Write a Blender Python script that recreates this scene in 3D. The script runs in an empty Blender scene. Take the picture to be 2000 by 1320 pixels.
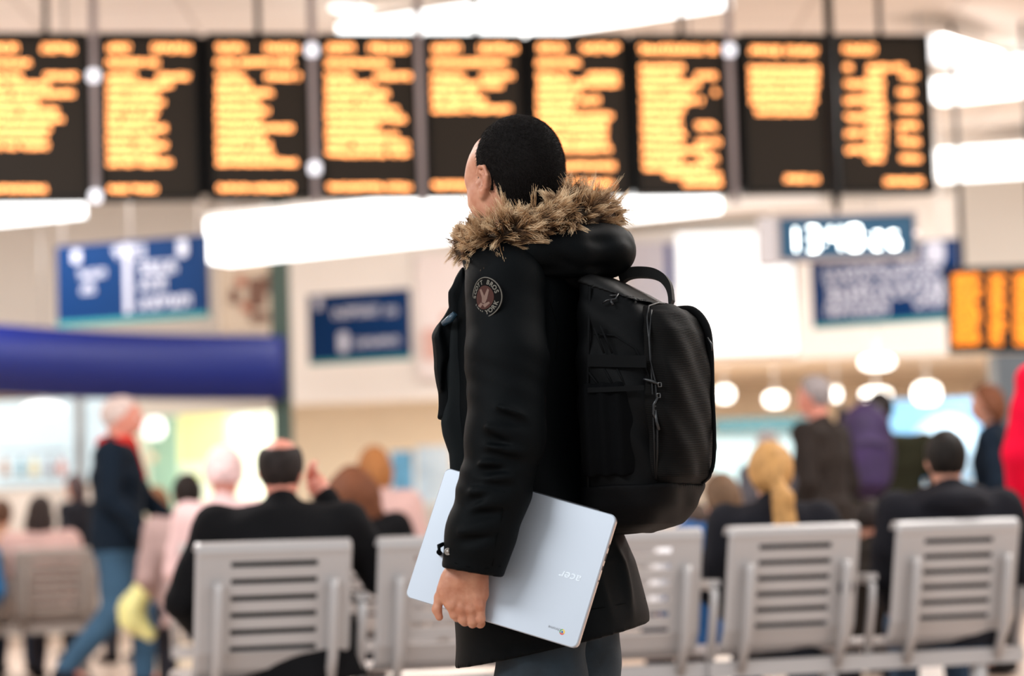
import bpy, math, random
import numpy as np
from mathutils import Vector, Matrix
sc = bpy.context.scene
C = sc.collection
random.seed(7); rng = np.random.default_rng(7)
V = Vector
# ------------------------------------------------------------------ camera
F = 4722.2
CAMZ = 0.90
PITCH = math.atan(385/F); ROLL = 0.031
f0 = V((0, math.cos(PITCH), math.sin(PITCH))); u0 = V((0, -math.sin(PITCH), math.cos(PITCH))); r0 = V((1, 0, 0))
CR = r0*math.cos(ROLL) - u0*math.sin(ROLL)
CU = u0*math.cos(ROLL) + r0*math.sin(ROLL)
CAM = V((0, 0, CAMZ))
camd = bpy.data.cameras.new('camera'); camo = bpy.data.objects.new('camera', camd); C.objects.link(camo)
camd.sensor_width = 36; camd.lens = 85; camd.clip_end = 300; camd.clip_start = .05
camo.matrix_world = Matrix(((CR.x, CU.x, -f0.x, 0), (CR.y, CU.y, -f0.y, 0), (CR.z, CU.z, -f0.z, CAMZ), (0, 0, 0, 1)))
camd.dof.use_dof = True; camd.dof.focus_distance = 4.88; camd.dof.aperture_fstop = 2.15
sc.camera = camo
# ------------------------------------------------------------------ world, lights, exposure
sc.view_settings.view_transform = 'Standard'; sc.view_settings.look = 'None'
sc.view_settings.exposure = 0.0; sc.view_settings.gamma = 1.0; sc.view_settings.use_curve_mapping = False
w = bpy.data.worlds.new('world'); sc.world = w; w.use_nodes = True
w.node_tree.nodes['Background'].inputs[0].default_value = (0.93, 0.97, 1.0, 1)
w.node_tree.nodes['Background'].inputs[1].default_value = 0.95
def area(name, loc, target, sx, sy, power, col):
    l = bpy.data.lights.new(name, 'AREA'); l.shape = 'RECTANGLE'; l.size = sx; l.size_y = sy; l.energy = power; l.color = col
    o = bpy.data.objects.new(name, l); C.objects.link(o); o.location = loc
    o.rotation_euler = (V(target)-V(loc)).to_track_quat('-Z', 'Y').to_euler(); return o
area('hall_lamp_left', (-4.2, 1.2, 4.6), (-.2, 5, 1), 4, 1.2, 280, (.94, .97, 1))
area('hall_lamp_right', (3.6, 7.2, 4.6), (.2, 5.2, 1.2), 3, 1.2, 130, (1, .95, .9))
for i, (x, y) in enumerate(((-4, 11), (4, 11), (-5, 19), (5, 19), (0, 22.5), (8, 22.5), (-8, 22.5))):
    area('hall_lamp_fill', (x, y, 4.75), (x, y+.01, 0), 3, 1.5, 370 if i < 4 else (90, 170, 110)[i-4], (1, .975, .95))  # the outermost far pair is added fill to brighten the bulkhead ends
for i, (x, y) in enumerate(((-1.5, 29), (3.2, 29), (6.5, 29))):
    area('shop_fill', (x, y, 2.82), (x, y+.01, 0), 2.4, 1.2, 560 if i == 0 else 260, (1, .95, .86))  # unseen area lights added to brighten the walls under the low ceiling

# ------------------------------------------------------------------ projection helpers (pixel of the photo -> point on a real plane)
def ray(px, py): return (f0 + CR*((px-1000)/F) + CU*((660-py)/F))
def on_plane(px, py, p, n):
    d = ray(px, py); p = V(p); n = V(n); return CAM + d*((p-CAM).dot(n)/d.dot(n))
def at(px, py, y): return on_plane(px, py, (0, y, 0), (0, 1, 0))
def at_z(px, py, z): return on_plane(px, py, (0, 0, z), (0, 0, 1))
# ------------------------------------------------------------------ materials
MATS = {}
def mat(name, col, rough=.6, metal=0., emit=None, es=1., bump=0., bscale=200., var=0., vscale=4., sheen=0., spec=.5, coat=0., sss=0.):
    if name in MATS: return MATS[name]
    m = bpy.data.materials.new(name); m.use_nodes = True; nt = m.node_tree; b = nt.nodes['Principled BSDF']
    b.inputs['Base Color'].default_value = (*col, 1); b.inputs['Roughness'].default_value = rough
    b.inputs['Metallic'].default_value = metal; b.inputs['Specular IOR Level'].default_value = spec
    if sheen: b.inputs['Sheen Weight'].default_value = sheen; b.inputs['Sheen Roughness'].default_value = .45
    if coat: b.inputs['Coat Weight'].default_value = coat
    if sss: b.inputs['Subsurface Weight'].default_value = sss; b.inputs['Subsurface Radius'].default_value = (.01, .004, .002)
    if emit: b.inputs['Emission Color'].default_value = (*emit, 1); b.inputs['Emission Strength'].default_value = es
    tc = nt.nodes.new('ShaderNodeTexCoord')
    if var:
        n = nt.nodes.new('ShaderNodeTexNoise'); n.inputs['Scale'].default_value = vscale; n.inputs['Detail'].default_value = 4
        nt.links.new(tc.outputs['Object'], n.inputs['Vector'])
        r = nt.nodes.new('ShaderNodeMapRange'); r.inputs[1].default_value = .3; r.inputs[2].default_value = .7
        r.inputs[3].default_value = 1-var; r.inputs[4].default_value = 1+var
        nt.links.new(n.outputs['Fac'], r.inputs[0])
        mx = nt.nodes.new('ShaderNodeVectorMath'); mx.operation = 'SCALE'; mx.inputs[0].default_value = col
        nt.links.new(r.outputs[0], mx.inputs['Scale']); nt.links.new(mx.outputs[0], b.inputs['Base Color'])
    if bump:
        n = nt.nodes.new('ShaderNodeTexNoise'); n.inputs['Scale'].default_value = bscale; n.inputs['Detail'].default_value = 5
        nt.links.new(tc.outputs['Object'], n.inputs['Vector'])
        bp = nt.nodes.new('ShaderNodeBump'); bp.inputs['Strength'].default_value = bump; bp.inputs['Distance'].default_value = .002
        nt.links.new(n.outputs['Fac'], bp.inputs['Height']); nt.links.new(bp.outputs[0], b.inputs['Normal'])
    MATS[name] = m; return m
# ------------------------------------------------------------------ objects
def tag(o, label=None, cat=None, group=None, kind=None):
    if label: o['label'] = label
    if cat: o['category'] = cat
    if group: o['group'] = group
    if kind: o['kind'] = kind
    return o
def empty(name, label, cat, loc=(0, 0, 0), rz=0, group=None):
    o = bpy.data.objects.new(name, None); C.objects.link(o); o.location = loc; o.rotation_euler = (0, 0, rz); o.empty_display_size = .1
    return tag(o, label, cat, group)
def link(name, me, m, parent=None, local=False):
    o = bpy.data.objects.new(name, me); C.objects.link(o)
    if m and not me.materials: me.materials.append(m)
    if parent is not None:
        o.parent = parent
        if not local:   # coordinates given in world space
            o.matrix_parent_inverse = wm(parent).inverted()
    return o
def wm(o):
    m = Matrix.LocRotScale(o.location, o.rotation_euler, o.scale)
    return (wm(o.parent) @ o.matrix_parent_inverse @ m) if o.parent else m
class MB:
    def __init__(s): s.v = []; s.f = []; s.sm = []
    def add(s, vs, fs, smooth=False):
        n = len(s.v); s.v += [tuple(v) for v in vs]; s.f += [tuple(i+n for i in f) for f in fs]; s.sm += [smooth]*len(fs); return s
    def box(s, c, h, R=None, bev=0):
        c = V(c); R = R or Matrix.Identity(3)
        if bev <= 0:
            vs = [c + R @ V((x*h[0], y*h[1], z*h[2])) for x in (-1, 1) for y in (-1, 1) for z in (-1, 1)]
            return s.add(vs, [(0, 1, 3, 2), (4, 6, 7, 5), (0, 4, 5, 1), (2, 3, 7, 6), (0, 2, 6, 4), (1, 5, 7, 3)])
        # bevelled: rounded outline in xz extruded along y
        pts = rrect(h[0], h[2], bev, 3)
        return s.prism([(c + R @ V((x, -h[1], z))) for x, z in pts], R @ V((0, 2*h[1], 0)))
    def prism(s, pts, d):
        n = len(pts); pts = [V(p) for p in pts]; d = V(d)
        s.add(pts + [p+d for p in pts], [tuple(range(n)), tuple(range(2*n-1, n-1, -1))] + [(i, i+n, (i+1) % n+n, (i+1) % n) for i in range(n)]); return s
    def tube(s, pts, r, n=8, cap=True, flat=None):
        pts = [V(p) for p in pts]; rs = r if hasattr(r, '__len__') else [r]*len(pts); up = None; rings = []
        for i, p in enumerate(pts):
            t = (pts[min(i+1, len(pts)-1)] - pts[max(i-1, 0)]).normalized()
            if up is None: up = t.orthogonal().normalized() if flat is None else V(flat)
            a = (up - t*up.dot(t)).normalized(); b = t.cross(a); up = a
            k = 1 if flat is None else .35
            rings += [p + (a*math.cos(q)*k + b*math.sin(q))*rs[i] for q in (2*math.pi*j/n for j in range(n))]
        fs = [(i*n+j, i*n+(j+1) % n, (i+1)*n+(j+1) % n, (i+1)*n+j) for i in range(len(pts)-1) for j in range(n)]
        s.add(rings, fs, True)
        if cap:
            m = len(s.v)-len(rings); s.f += [tuple(m+j for j in range(n-1, -1, -1)), tuple(m+(len(pts)-1)*n+j for j in range(n))]; s.sm += [False]*2
        return s
    def lathe(s, c, axis, prof, n=20):
        c = V(c); ax = V(axis).normalized(); a = ax.orthogonal().normalized(); b = ax.cross(a); m = len(prof)
        vs = [c + ax*h + (a*math.cos(q)+b*math.sin(q))*r for (r, h) in prof for q in (2*math.pi*j/n for j in range(n))]
        fs = [(i*n+j, i*n+(j+1) % n, (i+1)*n+(j+1) % n, (i+1)*n+j) for i in range(m-1) for j in range(n)]
        fs += [tuple(range(n-1, -1, -1)), tuple((m-1)*n+j for j in range(n))]
        return s.add(vs, fs, True)
    def ball(s, c, r, n=12, R=None):
        rr = r if hasattr(r, '__len__') else (r, r, r); c = V(c); R = R or Matrix.Identity(3)
        vs = [c + R @ V((rr[0]*math.sin(a)*math.cos(q), rr[1]*math.sin(a)*math.sin(q), rr[2]*math.cos(a))) for a in (math.pi*(i+.02)/(n//2+.04) for i in range(n//2+1)) for q in (2*math.pi*j/n for j in range(n))]
        fs = [(i*n+j, (i+1)*n+j, (i+1)*n+(j+1) % n, i*n+(j+1) % n) for i in range(n//2) for j in range(n)]
        fs += [tuple(range(n)), tuple((n//2)*n+j for j in range(n-1, -1, -1))]
        return s.add(vs, fs, True)
    def mesh(s, name):
        me = bpy.data.meshes.new(name); me.from_pydata(s.v, [], s.f); me.polygons.foreach_set('use_smooth', s.sm); me.update(); return me
    def build(s, name, m, parent=None, local=False): return link(name, s.mesh(name), m, parent, local)
def rrect(hx, hz, r, n=4):
    out = []
    for cx, cz, a0 in ((hx-r, hz-r, 0), (-hx+r, hz-r, 90), (-hx+r, -hz+r, 180), (hx-r, -hz+r, 270)):
        out += [(cx+r*math.cos(math.radians(a0+90*i/n)), cz+r*math.sin(math.radians(a0+90*i/n))) for i in range(n+1)]
    return out
def text_mesh(s, size, ext=0.0, align='CENTER', bold=0.):
    cu = bpy.data.curves.new('t', 'FONT'); cu.body = s; cu.size = size; cu.extrude = ext; cu.align_x = align; cu.align_y = 'CENTER'; cu.offset = bold; cu.resolution_u = 4
    o = bpy.data.objects.new('t', cu); C.objects.link(o); dg = bpy.context.evaluated_depsgraph_get()
    me = bpy.data.meshes.new_from_object(o.evaluated_get(dg)); bpy.data.objects.remove(o); return me
def place_mesh(me, org, ax, ay):
    """text mesh x->ax, y->ay (unit vectors), at org"""
    ax = V(ax); ay = V(ay); n = ax.cross(ay)
    me.transform(Matrix(((ax.x, ay.x, n.x, org[0]), (ax.y, ay.y, n.y, org[1]), (ax.z, ay.z, n.z, org[2]), (0, 0, 0, 1)))); return me
def joinm(name, meshes):
    vs = []; fs = []
    for me in meshes:
        n = len(vs); vs += [tuple(v.co) for v in me.vertices]; fs += [tuple(i+n for i in p.vertices) for p in me.polygons]
    m = bpy.data.meshes.new(name); m.from_pydata(vs, [], fs); m.update(); return m
def polyprism(pts, y0, y1, rr=.006):
    A = np.array([(p[0], p[2]) for p in pts], 'f4')
    def f(P):
        x, z = P[0], P[2]; d = 1e9; s = 1.; n = len(A)
        x = x+0*z; z = z+0*x
        d = np.full(x.shape, 1e9, 'f4'); s = np.ones(x.shape, 'f4')
        for i in range(n):
            a, b = A[i], A[i-1]; e = b-a; wx, wz = x-a[0], z-a[1]; t = np.clip((wx*e[0]+wz*e[1])/float(e@e), 0, 1)
            d = np.minimum(d, (wx-e[0]*t)**2+(wz-e[1]*t)**2)
            c1 = z >= a[1]; c2 = z < b[1]; c3 = e[0]*wz > e[1]*wx
            s = np.where((c1 & c2 & c3) | (~c1 & ~c2 & ~c3), -s, s)
        d = s*np.sqrt(d)+rr; dy = np.abs(P[1]-(y0+y1)/2)-(y1-y0)/2+rr
        return np.sqrt(np.maximum(d, 0)**2+np.maximum(dy, 0)**2)+np.minimum(np.maximum(d, dy), 0)-rr
    return f
# ------------------------------------------------------------------ signed-distance modelling, surfaced with surface nets
def sub(P, c): return [P[i]-np.float32(c[i]) for i in range(3)]
def cap(a, b, ra, rb=None):
    rb = ra if rb is None else rb; a = np.array(a, 'f4'); b = np.array(b, 'f4'); d = b-a; L = float(d@d)+1e-9
    def f(P):
        q = sub(P, a); t = np.clip((q[0]*d[0]+q[1]*d[1]+q[2]*d[2])/L, 0, 1)
        return np.sqrt((q[0]-t*d[0])**2+(q[1]-t*d[1])**2+(q[2]-t*d[2])**2) - (ra+(rb-ra)*t)
    return f
def chain(pts, rs, k=0.):
    fs = [cap(pts[i], pts[i+1], rs[i], rs[i+1]) for i in range(len(pts)-1)]
    return U(fs, k) if len(fs) > 1 else fs[0]
def rotm(rx=0, ry=0, rz=0):
    return np.array(Matrix.Rotation(math.radians(rz), 3, 'Z') @ Matrix.Rotation(math.radians(ry), 3, 'Y') @ Matrix.Rotation(math.radians(rx), 3, 'X'))
def loc(P, c, R):
    q = sub(P, c); return [q[0]*R[0, i]+q[1]*R[1, i]+q[2]*R[2, i] for i in range(3)] if R is not None else q
def ell(c, r, R=None):
    def f(P):
        q = loc(P, c, R); k0 = np.sqrt((q[0]/r[0])**2+(q[1]/r[1])**2+(q[2]/r[2])**2); k1 = np.sqrt((q[0]/r[0]**2)**2+(q[1]/r[1]**2)**2+(q[2]/r[2]**2)**2)+1e-6
        return k0*(k0-1)/k1
    return f
def rbox(c, h, r, R=None):
    def f(P):
        q = loc(P, c, R); d = [np.abs(q[i])-(h[i]-r) for i in range(3)]
        return np.sqrt(sum(np.maximum(x, 0)**2 for x in d)) + np.minimum(np.maximum(np.maximum(d[0], d[1]), d[2]), 0) - r
    return f
def loftz(secs, yaw=0, n=2.3):
    """secs: rows (z, cx, cy, a (local x half), b (local y half)), superellipse sections"""
    S = np.array(sorted(secs), 'f4'); cs, sn = math.cos(yaw), math.sin(yaw)
    def f(P):
        z = P[2]; it = [np.interp(z, S[:, 0], S[:, i]).astype('f4') for i in range(1, 5)]
        x = P[0]-it[0]; y = P[1]-it[1]; lx = x*cs+y*sn; ly = -x*sn+y*cs
        e = ((np.abs(lx)/it[2])**n + (np.abs(ly)/it[3])**n)**(1/n)
        d = (e-1)*np.minimum(it[2], it[3])
        return np.maximum(d, np.maximum(S[0, 0]-z, z-S[-1, 0])+0*d)
    return f
def U(fs, k=0.):
    def f(P):
        d = fs[0](P)
        for g in fs[1:]:
            e = g(P)
            if k > 0:
                h = np.clip(.5+.5*(e-d)/k, 0, 1); d = e*(1-h)+d*h-k*h*(1-h)
            else: d = np.minimum(d, e)
        return d
    return f
def cut(f, *gs): return lambda P: np.maximum.reduce([f(P)]+[-g(P) for g in gs])
def inter(*fs): return lambda P: np.maximum.reduce([g(P) for g in fs])
def half(p, n):
    n = np.array(n, 'f4'); n /= np.linalg.norm(n)
    def f(P): q = sub(P, p); return q[0]*n[0]+q[1]*n[1]+q[2]*n[2]
    return f
def off(f, d): return lambda P: f(P)-d
def ripple(f, amp, fn): return lambda P: f(P)+amp*fn(P)
def sdf_mesh(name, f, lo, hi, h, smooth=2, raw=False):
    ax = [np.arange(lo[i], hi[i]+h, h, dtype='f4') for i in range(3)]
    P = [ax[0][:, None, None], ax[1][None, :, None], ax[2][None, None, :]]
    D = np.broadcast_to(f(P), tuple(len(a) for a in ax)).astype('f4').copy()
    for i in range(3):   # closed at the edge of the grid
        s = [slice(None)]*3
        for e in (0, -1): s[i] = e; D[tuple(s)] = np.maximum(D[tuple(s)], h*.5)
    I = D < 0; shp = np.array(D.shape); ncell = tuple(shp-1); N = int(np.prod(ncell)); st = np.array((ncell[1]*ncell[2], ncell[2], 1))
    acc = np.zeros((N, 3)); cnt = np.zeros(N); quads = []
    for a in range(3):
        sa = [slice(None)]*3; sb = [slice(None)]*3; sa[a] = slice(0, -1); sb[a] = slice(1, None)
        m = I[tuple(sa)] != I[tuple(sb)]; idx = np.argwhere(m)
        if not len(idx): continue
        j = idx.copy(); j[:, a] += 1
        d0 = D[tuple(idx.T)]; d1 = D[tuple(j.T)]; t = d0/(d0-d1); pos = idx.astype('f8'); pos[:, a] += t
        b, c = (a+1) % 3, (a+2) % 3; cells = []
        ok = (idx[:, b] > 0) & (idx[:, c] > 0) & (idx[:, b] < ncell[b]) & (idx[:, c] < ncell[c])
        idx = idx[ok]; pos = pos[ok]; ins = d0[ok] < 0
        base = idx@st
        for db, dc in ((0, 0), (-1, 0), (-1, -1), (0, -1)):
            cid = base+db*st[b]+dc*st[c]; cells.append(cid)
            for k in range(3): acc[:, k] += np.bincount(cid, pos[:, k], N)
            cnt += np.bincount(cid, minlength=N)
        q = np.stack(cells, 1); q[~ins] = q[~ins][:, ::-1]; quads.append(q)
    used = np.nonzero(cnt)[0]; mp = -np.ones(N, 'i8'); mp[used] = np.arange(len(used))
    vs = acc[used]/cnt[used][:, None]*h+np.array(lo); q = mp[np.concatenate(quads)]
    e = np.concatenate([q[:, [0, 1]], q[:, [1, 2]], q[:, [2, 3]], q[:, [3, 0]]]); n = len(vs)
    deg = np.bincount(e[:, 0], minlength=n)+np.bincount(e[:, 1], minlength=n)
    for it in range(smooth):
        lam = .5 if it % 2 == 0 else -.47
        if smooth <= 2: lam = .45
        s = np.stack([np.bincount(e[:, 0], vs[e[:, 1], k], n)+np.bincount(e[:, 1], vs[e[:, 0], k], n) for k in range(3)], 1)/deg[:, None]
        vs = vs+lam*(s-vs)
    if raw: return vs, q
    return np_mesh(name, vs, q)
def np_mesh(name, vs, q, smooth=True):
    me = bpy.data.meshes.new(name); me.vertices.add(len(vs)); me.vertices.foreach_set('co', vs.astype('f4').ravel())
    me.loops.add(q.size); me.loops.foreach_set('vertex_index', q.astype('i4').ravel())
    me.polygons.add(len(q)); me.polygons.foreach_set('loop_start', np.arange(0, q.size, 4, dtype='i4'))
    me.update(calc_edges=True); me.validate()
    me.polygons.foreach_set('use_smooth', np.full(len(me.polygons), smooth)); me.update(); return me
def joinraw(parts):
    vs = []; qs = []; n = 0
    for v, q in parts: vs.append(v); qs.append(q+n); n += len(v)
    return np.concatenate(vs), np.concatenate(qs)
# ================================================================== setting
def tiled_mat(name, c1, c2, cm, sx, sy, rough, mortar=.01):
    m = bpy.data.materials.new(name); m.use_nodes = True; nt = m.node_tree; b = nt.nodes['Principled BSDF']
    br = nt.nodes.new('ShaderNodeTexBrick'); tc = nt.nodes.new('ShaderNodeTexCoord'); nt.links.new(tc.outputs['Object'], br.inputs['Vector'])
    br.offset = 0; br.inputs['Color1'].default_value = (*c1, 1); br.inputs['Color2'].default_value = (*c2, 1); br.inputs['Mortar'].default_value = (*cm, 1)
    br.inputs['Scale'].default_value = 1; br.inputs['Brick Width'].default_value = sx; br.inputs['Row Height'].default_value = sy; br.inputs['Mortar Size'].default_value = mortar
    nt.links.new(br.outputs['Color'], b.inputs['Base Color']); b.inputs['Roughness'].default_value = rough
    bp = nt.nodes.new('ShaderNodeBump'); bp.inputs['Strength'].default_value = .3; bp.invert = True
    nt.links.new(br.outputs['Fac'], bp.inputs['Height']); nt.links.new(bp.outputs[0], b.inputs['Normal'])
    return m
M_floor = tiled_mat('terrazzo_tile', (.47, .36, .29), (.52, .40, .33), (.43, .34, .28), .6, .6, .3)
M_ceil = tiled_mat('ceiling_panel', (.83, .75, .67), (.85, .77, .70), (.66, .58, .51), 1.2, 1.2, .7, .02)
M_wall = mat('wall_plaster', (.86, .80, .73), .7, var=.06, vscale=.7)
M_wall2 = mat('wall_warm_panel', (.66, .54, .40), .7, var=.1, vscale=.8)
M_white = mat('white_panel', (.93, .90, .86), .5)
M_glow = mat('lamp_diffuser', (.9, .9, .9), .5, emit=(.97, 1, 1), es=3.2)
M_glow2 = mat('skylight_diffuser', (.9, .9, .9), .5, emit=(.93, .97, 1), es=1.7)
M_steel = mat('brushed_steel', (.62, .62, .62), .35, .8)
M_casing = mat('display_casing', (.006, .0065, .007), .5, spec=.15)
M_led = mat('amber_led', (.1, .05, .01), .5, emit=(1, .36, .11), es=5.1)
M_led2 = mat('amber_led_dim', (.1, .05, .01), .5, emit=(1, .25, .012), es=2.3)
M_screen = mat('display_screen', (.016, .013, .011), .5, spec=.12, emit=(.05, .035, .022), es=.3)
M_blue = mat('sign_blue', (.0006, .025, .105), .6, spec=.12)
M_signwhite = mat('sign_lettering', (.55, .57, .68), .6)
M_green = mat('sign_green_edge', (.02, .25, .25), .5)
def struct(name, mb, m, parent=None):
    o = mb.build(name, m, parent); o['kind'] = 'structure'; return o
XL, XR, YB, ZC = -11, 11, 36, 4.95
struct('floor', MB().box((0, 16, -.05), (XR+1, 22, .05)), M_floor)
struct('ceiling', MB().box((0, 22, ZC+.1), (XR+1, 15, .1)), M_ceil)
struct('wall_back', MB().box((0, YB+.1, 2.5), (XR, .1, 2.6)), M_wall)
struct('wall_left', MB().box((XL-.1, 21, 2.5), (.1, 15, 2.6)), M_wall)
struct('wall_right', MB().box((XR+.1, 21, 2.5), (.1, 15, 2.6)), M_wall)
for i, y in enumerate((9, 13, 21, 25, 30)):
    struct('trim_%d' % (i+1), MB().box((0, y, ZC-.09), (XR, .16, .1)), M_white)
# luminous beams under the ceiling
def beam_light(label, p0, p1, h, wid=.35, glow=None, cat='ceiling light'):
    """p0, p1: ends of the lower front edge"""
    p0 = V(p0); p1 = V(p1); d = (p1-p0); L = d.length; d = d/L; back = V((-d.y, d.x, 0)).normalized()
    if back.y < 0: back = -back
    o = empty('ceiling_light', label, cat, p0)
    b = MB(); b.prism([p0, p1, p1+V((0, 0, h)), p0+V((0, 0, h))], back*wid); b.build('diffuser', glow or M_glow, o)
    b = MB(); b.prism([p0+V((0, 0, h)), p1+V((0, 0, h)), p1+V((0, 0, h+.05)), p0+V((0, 0, h+.05))], back*wid*1.05-d*.0); b.build('housing', M_white, o)
    n = max(2, int(L/2.2))
    for i in range(n+1):
        q = p0 + d*(L*(.03+.94*i/n)) + back*wid*.5; MB().tube([(q.x, q.y, q.z+h+.05), (q.x, q.y, ZC+.02)], .012, 6).build('hanger', M_steel, o)
    return o
beam_light('long glowing light beam crossing behind the departure displays, ending above the left blue sign', at(404, 512, 20.5), at(1372, 406, 18.3), .36)
beam_light('short glowing light beam at the left edge just under the displays', at(-260, 452, 17.8), at(118, 414, 17.2), .22)
beam_light('wide glowing light beam above the middle displays at the top edge', at(660, 112, 17.7), at(1420, -4, 17.15), .25)
beam_light('glowing light beam right of the last display, upper one', at(1812, 194, 21), at(1976, 176, 20.6), .28)
beam_light('glowing light beam at the right edge, beyond the upper one', at(1986, 172, 20.6), at(2400, 120, 20), .28)
beam_light('glowing light beam right of the last display, lower one', at(1822, 347, 25), at(2300, 316, 24), .29)
beam_light('slim glowing light beam over the display row, running toward the top edge', at(690, 12, 18.0), at(800, 66, 18.9), .07, .2, M_glow2)
beam_light('slim glowing light beam running down to the upper right beam', at(1835, 85, 18.9), at(1960, 125, 19.8), .07, .4, M_glow2)
# beige soffit beams under the long light
struct('trim_6', MB().prism([at(900, 448, 23), at(1600, 398, 21.5), at(1600, 376, 21.5), at(900, 420, 23)], (0, .5, 0)), M_white)
struct('trim_7', MB().prism([at(1225, 446, 25), at(1500, 426, 25), at(1500, 418, 25), at(1225, 436, 25)], (0, .3, 0)), mat('dark_olive', (.12, .10, .06), .6))
# shelf-like bulkhead walls hung above the shop level, low warm ceilings
struct('ceiling_2', MB().box((0, 31, 2.95), (XR, 4.9, .06)), M_wall2)
struct('wall_bulkhead', MB().prism([at(560, 790, 26), at(880, 778, 26), at(880, 470, 26), at(560, 495, 26)], (0, .2, 0)), M_white)
struct('wall_bulkhead_2', MB().prism([at(1560, 700, 25), at(1866, 690, 25), at(1866, 380, 25), at(1560, 398, 25)], (0, .2, 0)), M_white)
struct('wall_bulkhead_3', MB().prism([at(1150, 716, 27), at(1572, 704, 27), at(1572, 418, 27), at(1150, 430, 27)], (0, .2, 0)), M_white)
struct('wall_bulkhead_4', MB().box((0, 27.6, (2.89+ZC)/2), (XR, .1, (ZC-2.89)/2+.03)), M_white)
struct('wall_warm', MB().prism([at(560, 1100, 35), at(900, 1090, 35), at(900, 760, 35), at(560, 770, 35)], (0, .2, 0)), mat('cream_wall', (.90, .83, .70), .7, var=.05, vscale=.8))
struct('wall_brown', MB().prism([at(1350, 860, 34), at(1900, 850, 34), at(1900, 650, 34), at(1350, 650, 34)], (0, .2, 0)), M_wall2)
struct('column', MB().box((at(550, 700, 23).x, 23, 2.3), (.085, .12, 2.3)), mat('dark_green_column', (.03, .06, .045), .5))
struct('column_2', MB().box((at(1975, 700, 24).x, 24, 1.27), (.2, .2, 1.27)), mat('slate_column', (.08, .1, .12), .5))
# ================================================================== departure displays
Dl, Dr = 16.0, 17.04
A0 = at(0, 230, Dl); A1 = at(1820, 230, Dr); du = V((A1.x-A0.x, A1.y-A0.y, 0)).normalized(); dn = V((du.y, -du.x, 0))  # dn toward camera
def bp(px, py, o=0.): return on_plane(px, py, A0+dn*o, dn)
ty = lambda x: 65+.0017*x
by = lambda x: 393-.0099*x
ORD = ['first', 'second', 'third', 'fourth', 'fifth', 'sixth', 'seventh', 'eighth', 'ninth']
B = [  # x0, x1, rows (y, spans...)
 (-40, 173, [(93, (-30, 48), (71, 163)), (122, (-30, 70)), (148, (-30, 55), (77, 164)), (165, (-30, 112)), (182, (-30, 155)), (199, (-30, 90)), (215, (-30, 128)), (232, (-30, 135)), (249, (-30, 108)), (266, (-30, 104)), (284, (-30, 108)), (368, (-30, 102))]),
 (194, 389, [(93, (201, 270), (288, 384)), (121, (199, 320)), (148, (200, 275), (297, 384)), (165, (200, 350)), (182, (200, 325)), (199, (200, 332)), (216, (200, 320)), (233, (200, 318)), (249, (200, 342)), (266, (200, 318)), (283, (200, 338)), (300, (201, 322)), (317, (201, 348)), (368, (203, 322))]),
 (405, 605, [(93, (414, 486), (508, 598)), (121, (412, 583)), (148, (413, 490), (508, 598)), (165, (413, 505)), (181, (413, 542)), (199, (413, 525)), (215, (413, 541)), (232, (413, 520)), (249, (413, 584)), (266, (413, 530)), (282, (413, 542)), (299, (414, 545)), (316, (414, 590)), (366, (416, 587))]),
 (625, 816, [(93, (628, 700), (711, 811)), (122, (626, 779)), (148, (626, 705), (722, 811)), (165, (627, 740)), (181, (627, 768)), (198, (627, 765)), (214, (627, 786)), (231, (627, 803)), (247, (628, 750)), (264, (628, 785)), (280, (628, 811)), (298, (628, 814)), (364, (631, 813))]),
 (831, 1024, [(93, (836, 911), (926, 1019)), (121, (833, 1000)), (148, (834, 915), (930, 1019)), (165, (834, 992)), (181, (834, 950)), (196, (834, 964)), (212, (835, 1007)), (361, (835, 985))]),
 (1036, 1228, [(93, (1041, 1112), (1126, 1220)), (121, (1038, 1148)), (147, (1040, 1120), (1136, 1221)), (162, (1040, 1221)), (178, (1040, 1150)), (194, (1040, 1181)), (210, (1040, 1130)), (225, (1040, 1206)), (241, (1040, 1201)), (257, (1040, 1198)), (273, (1040, 1200)), (289, (1040, 1203)), (323, (1040, 1215)), (358, (1042, 1211))]),
 (1238, 1420, [(95, (1239, 1414))] + [(131+16.2*i, (1241+i*.5, r)) if not r2 else (131+16.2*i, (1241+i*.5, r), r2) for i, (r, r2) in enumerate([(1345, 0), (1340, (1350, 1409)), (1375, 0), (1360, (1384, 1417)), (1386, 0), (1352, 0), (1343, 0), (1340, (1350, 1413)), (1352, 0), (1345, (1352, 1419)), (1400, 0), (1348, (1354, 1415)), (1396, 0)])] + [(340, (1290, 1420)), (356, (1325, 1422))]),
 (1448, 1618, [(98, (1455, 1605))] + [(134+16*i, (1453+i, 1609)) for i in range(5)] + [(217, (1466, 1600)), (348, (1523, 1612))]),
 (1632, 1818, [(95, (1638, 1725))] + [(131+16.1*i, *s) for i, s in enumerate([[(1640, 1680), (1684, 1776)], [(1684, 1738), (1750, 1804)], [(1641, 1738)], [(1684, 1736), (1745, 1800)], [(1641, 1738)], [(1684, 1742), (1745, 1806)], [(1642, 1742)], [(1684, 1742), (1746, 1807)], [(1642, 1742), (1748, 1775)], [(1684, 1742), (1748, 1808)], [(1644, 1738)], [(1684, 1740), (1750, 1809)]])] + [(353, (1718, 1812))]),
]
R3 = Matrix(((du.x, -dn.x, 0), (du.y, -dn.y, 0), (0, 0, 1)))
SEG = [((.1, 1), (.9, 1)), ((.1, .5), (.9, .5)), ((.1, 0), (.9, 0)), ((0, .5), (0, 1)), ((1, .5), (1, 1)), ((0, 0), (0, .5)), ((1, 0), (1, .5))]
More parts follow.
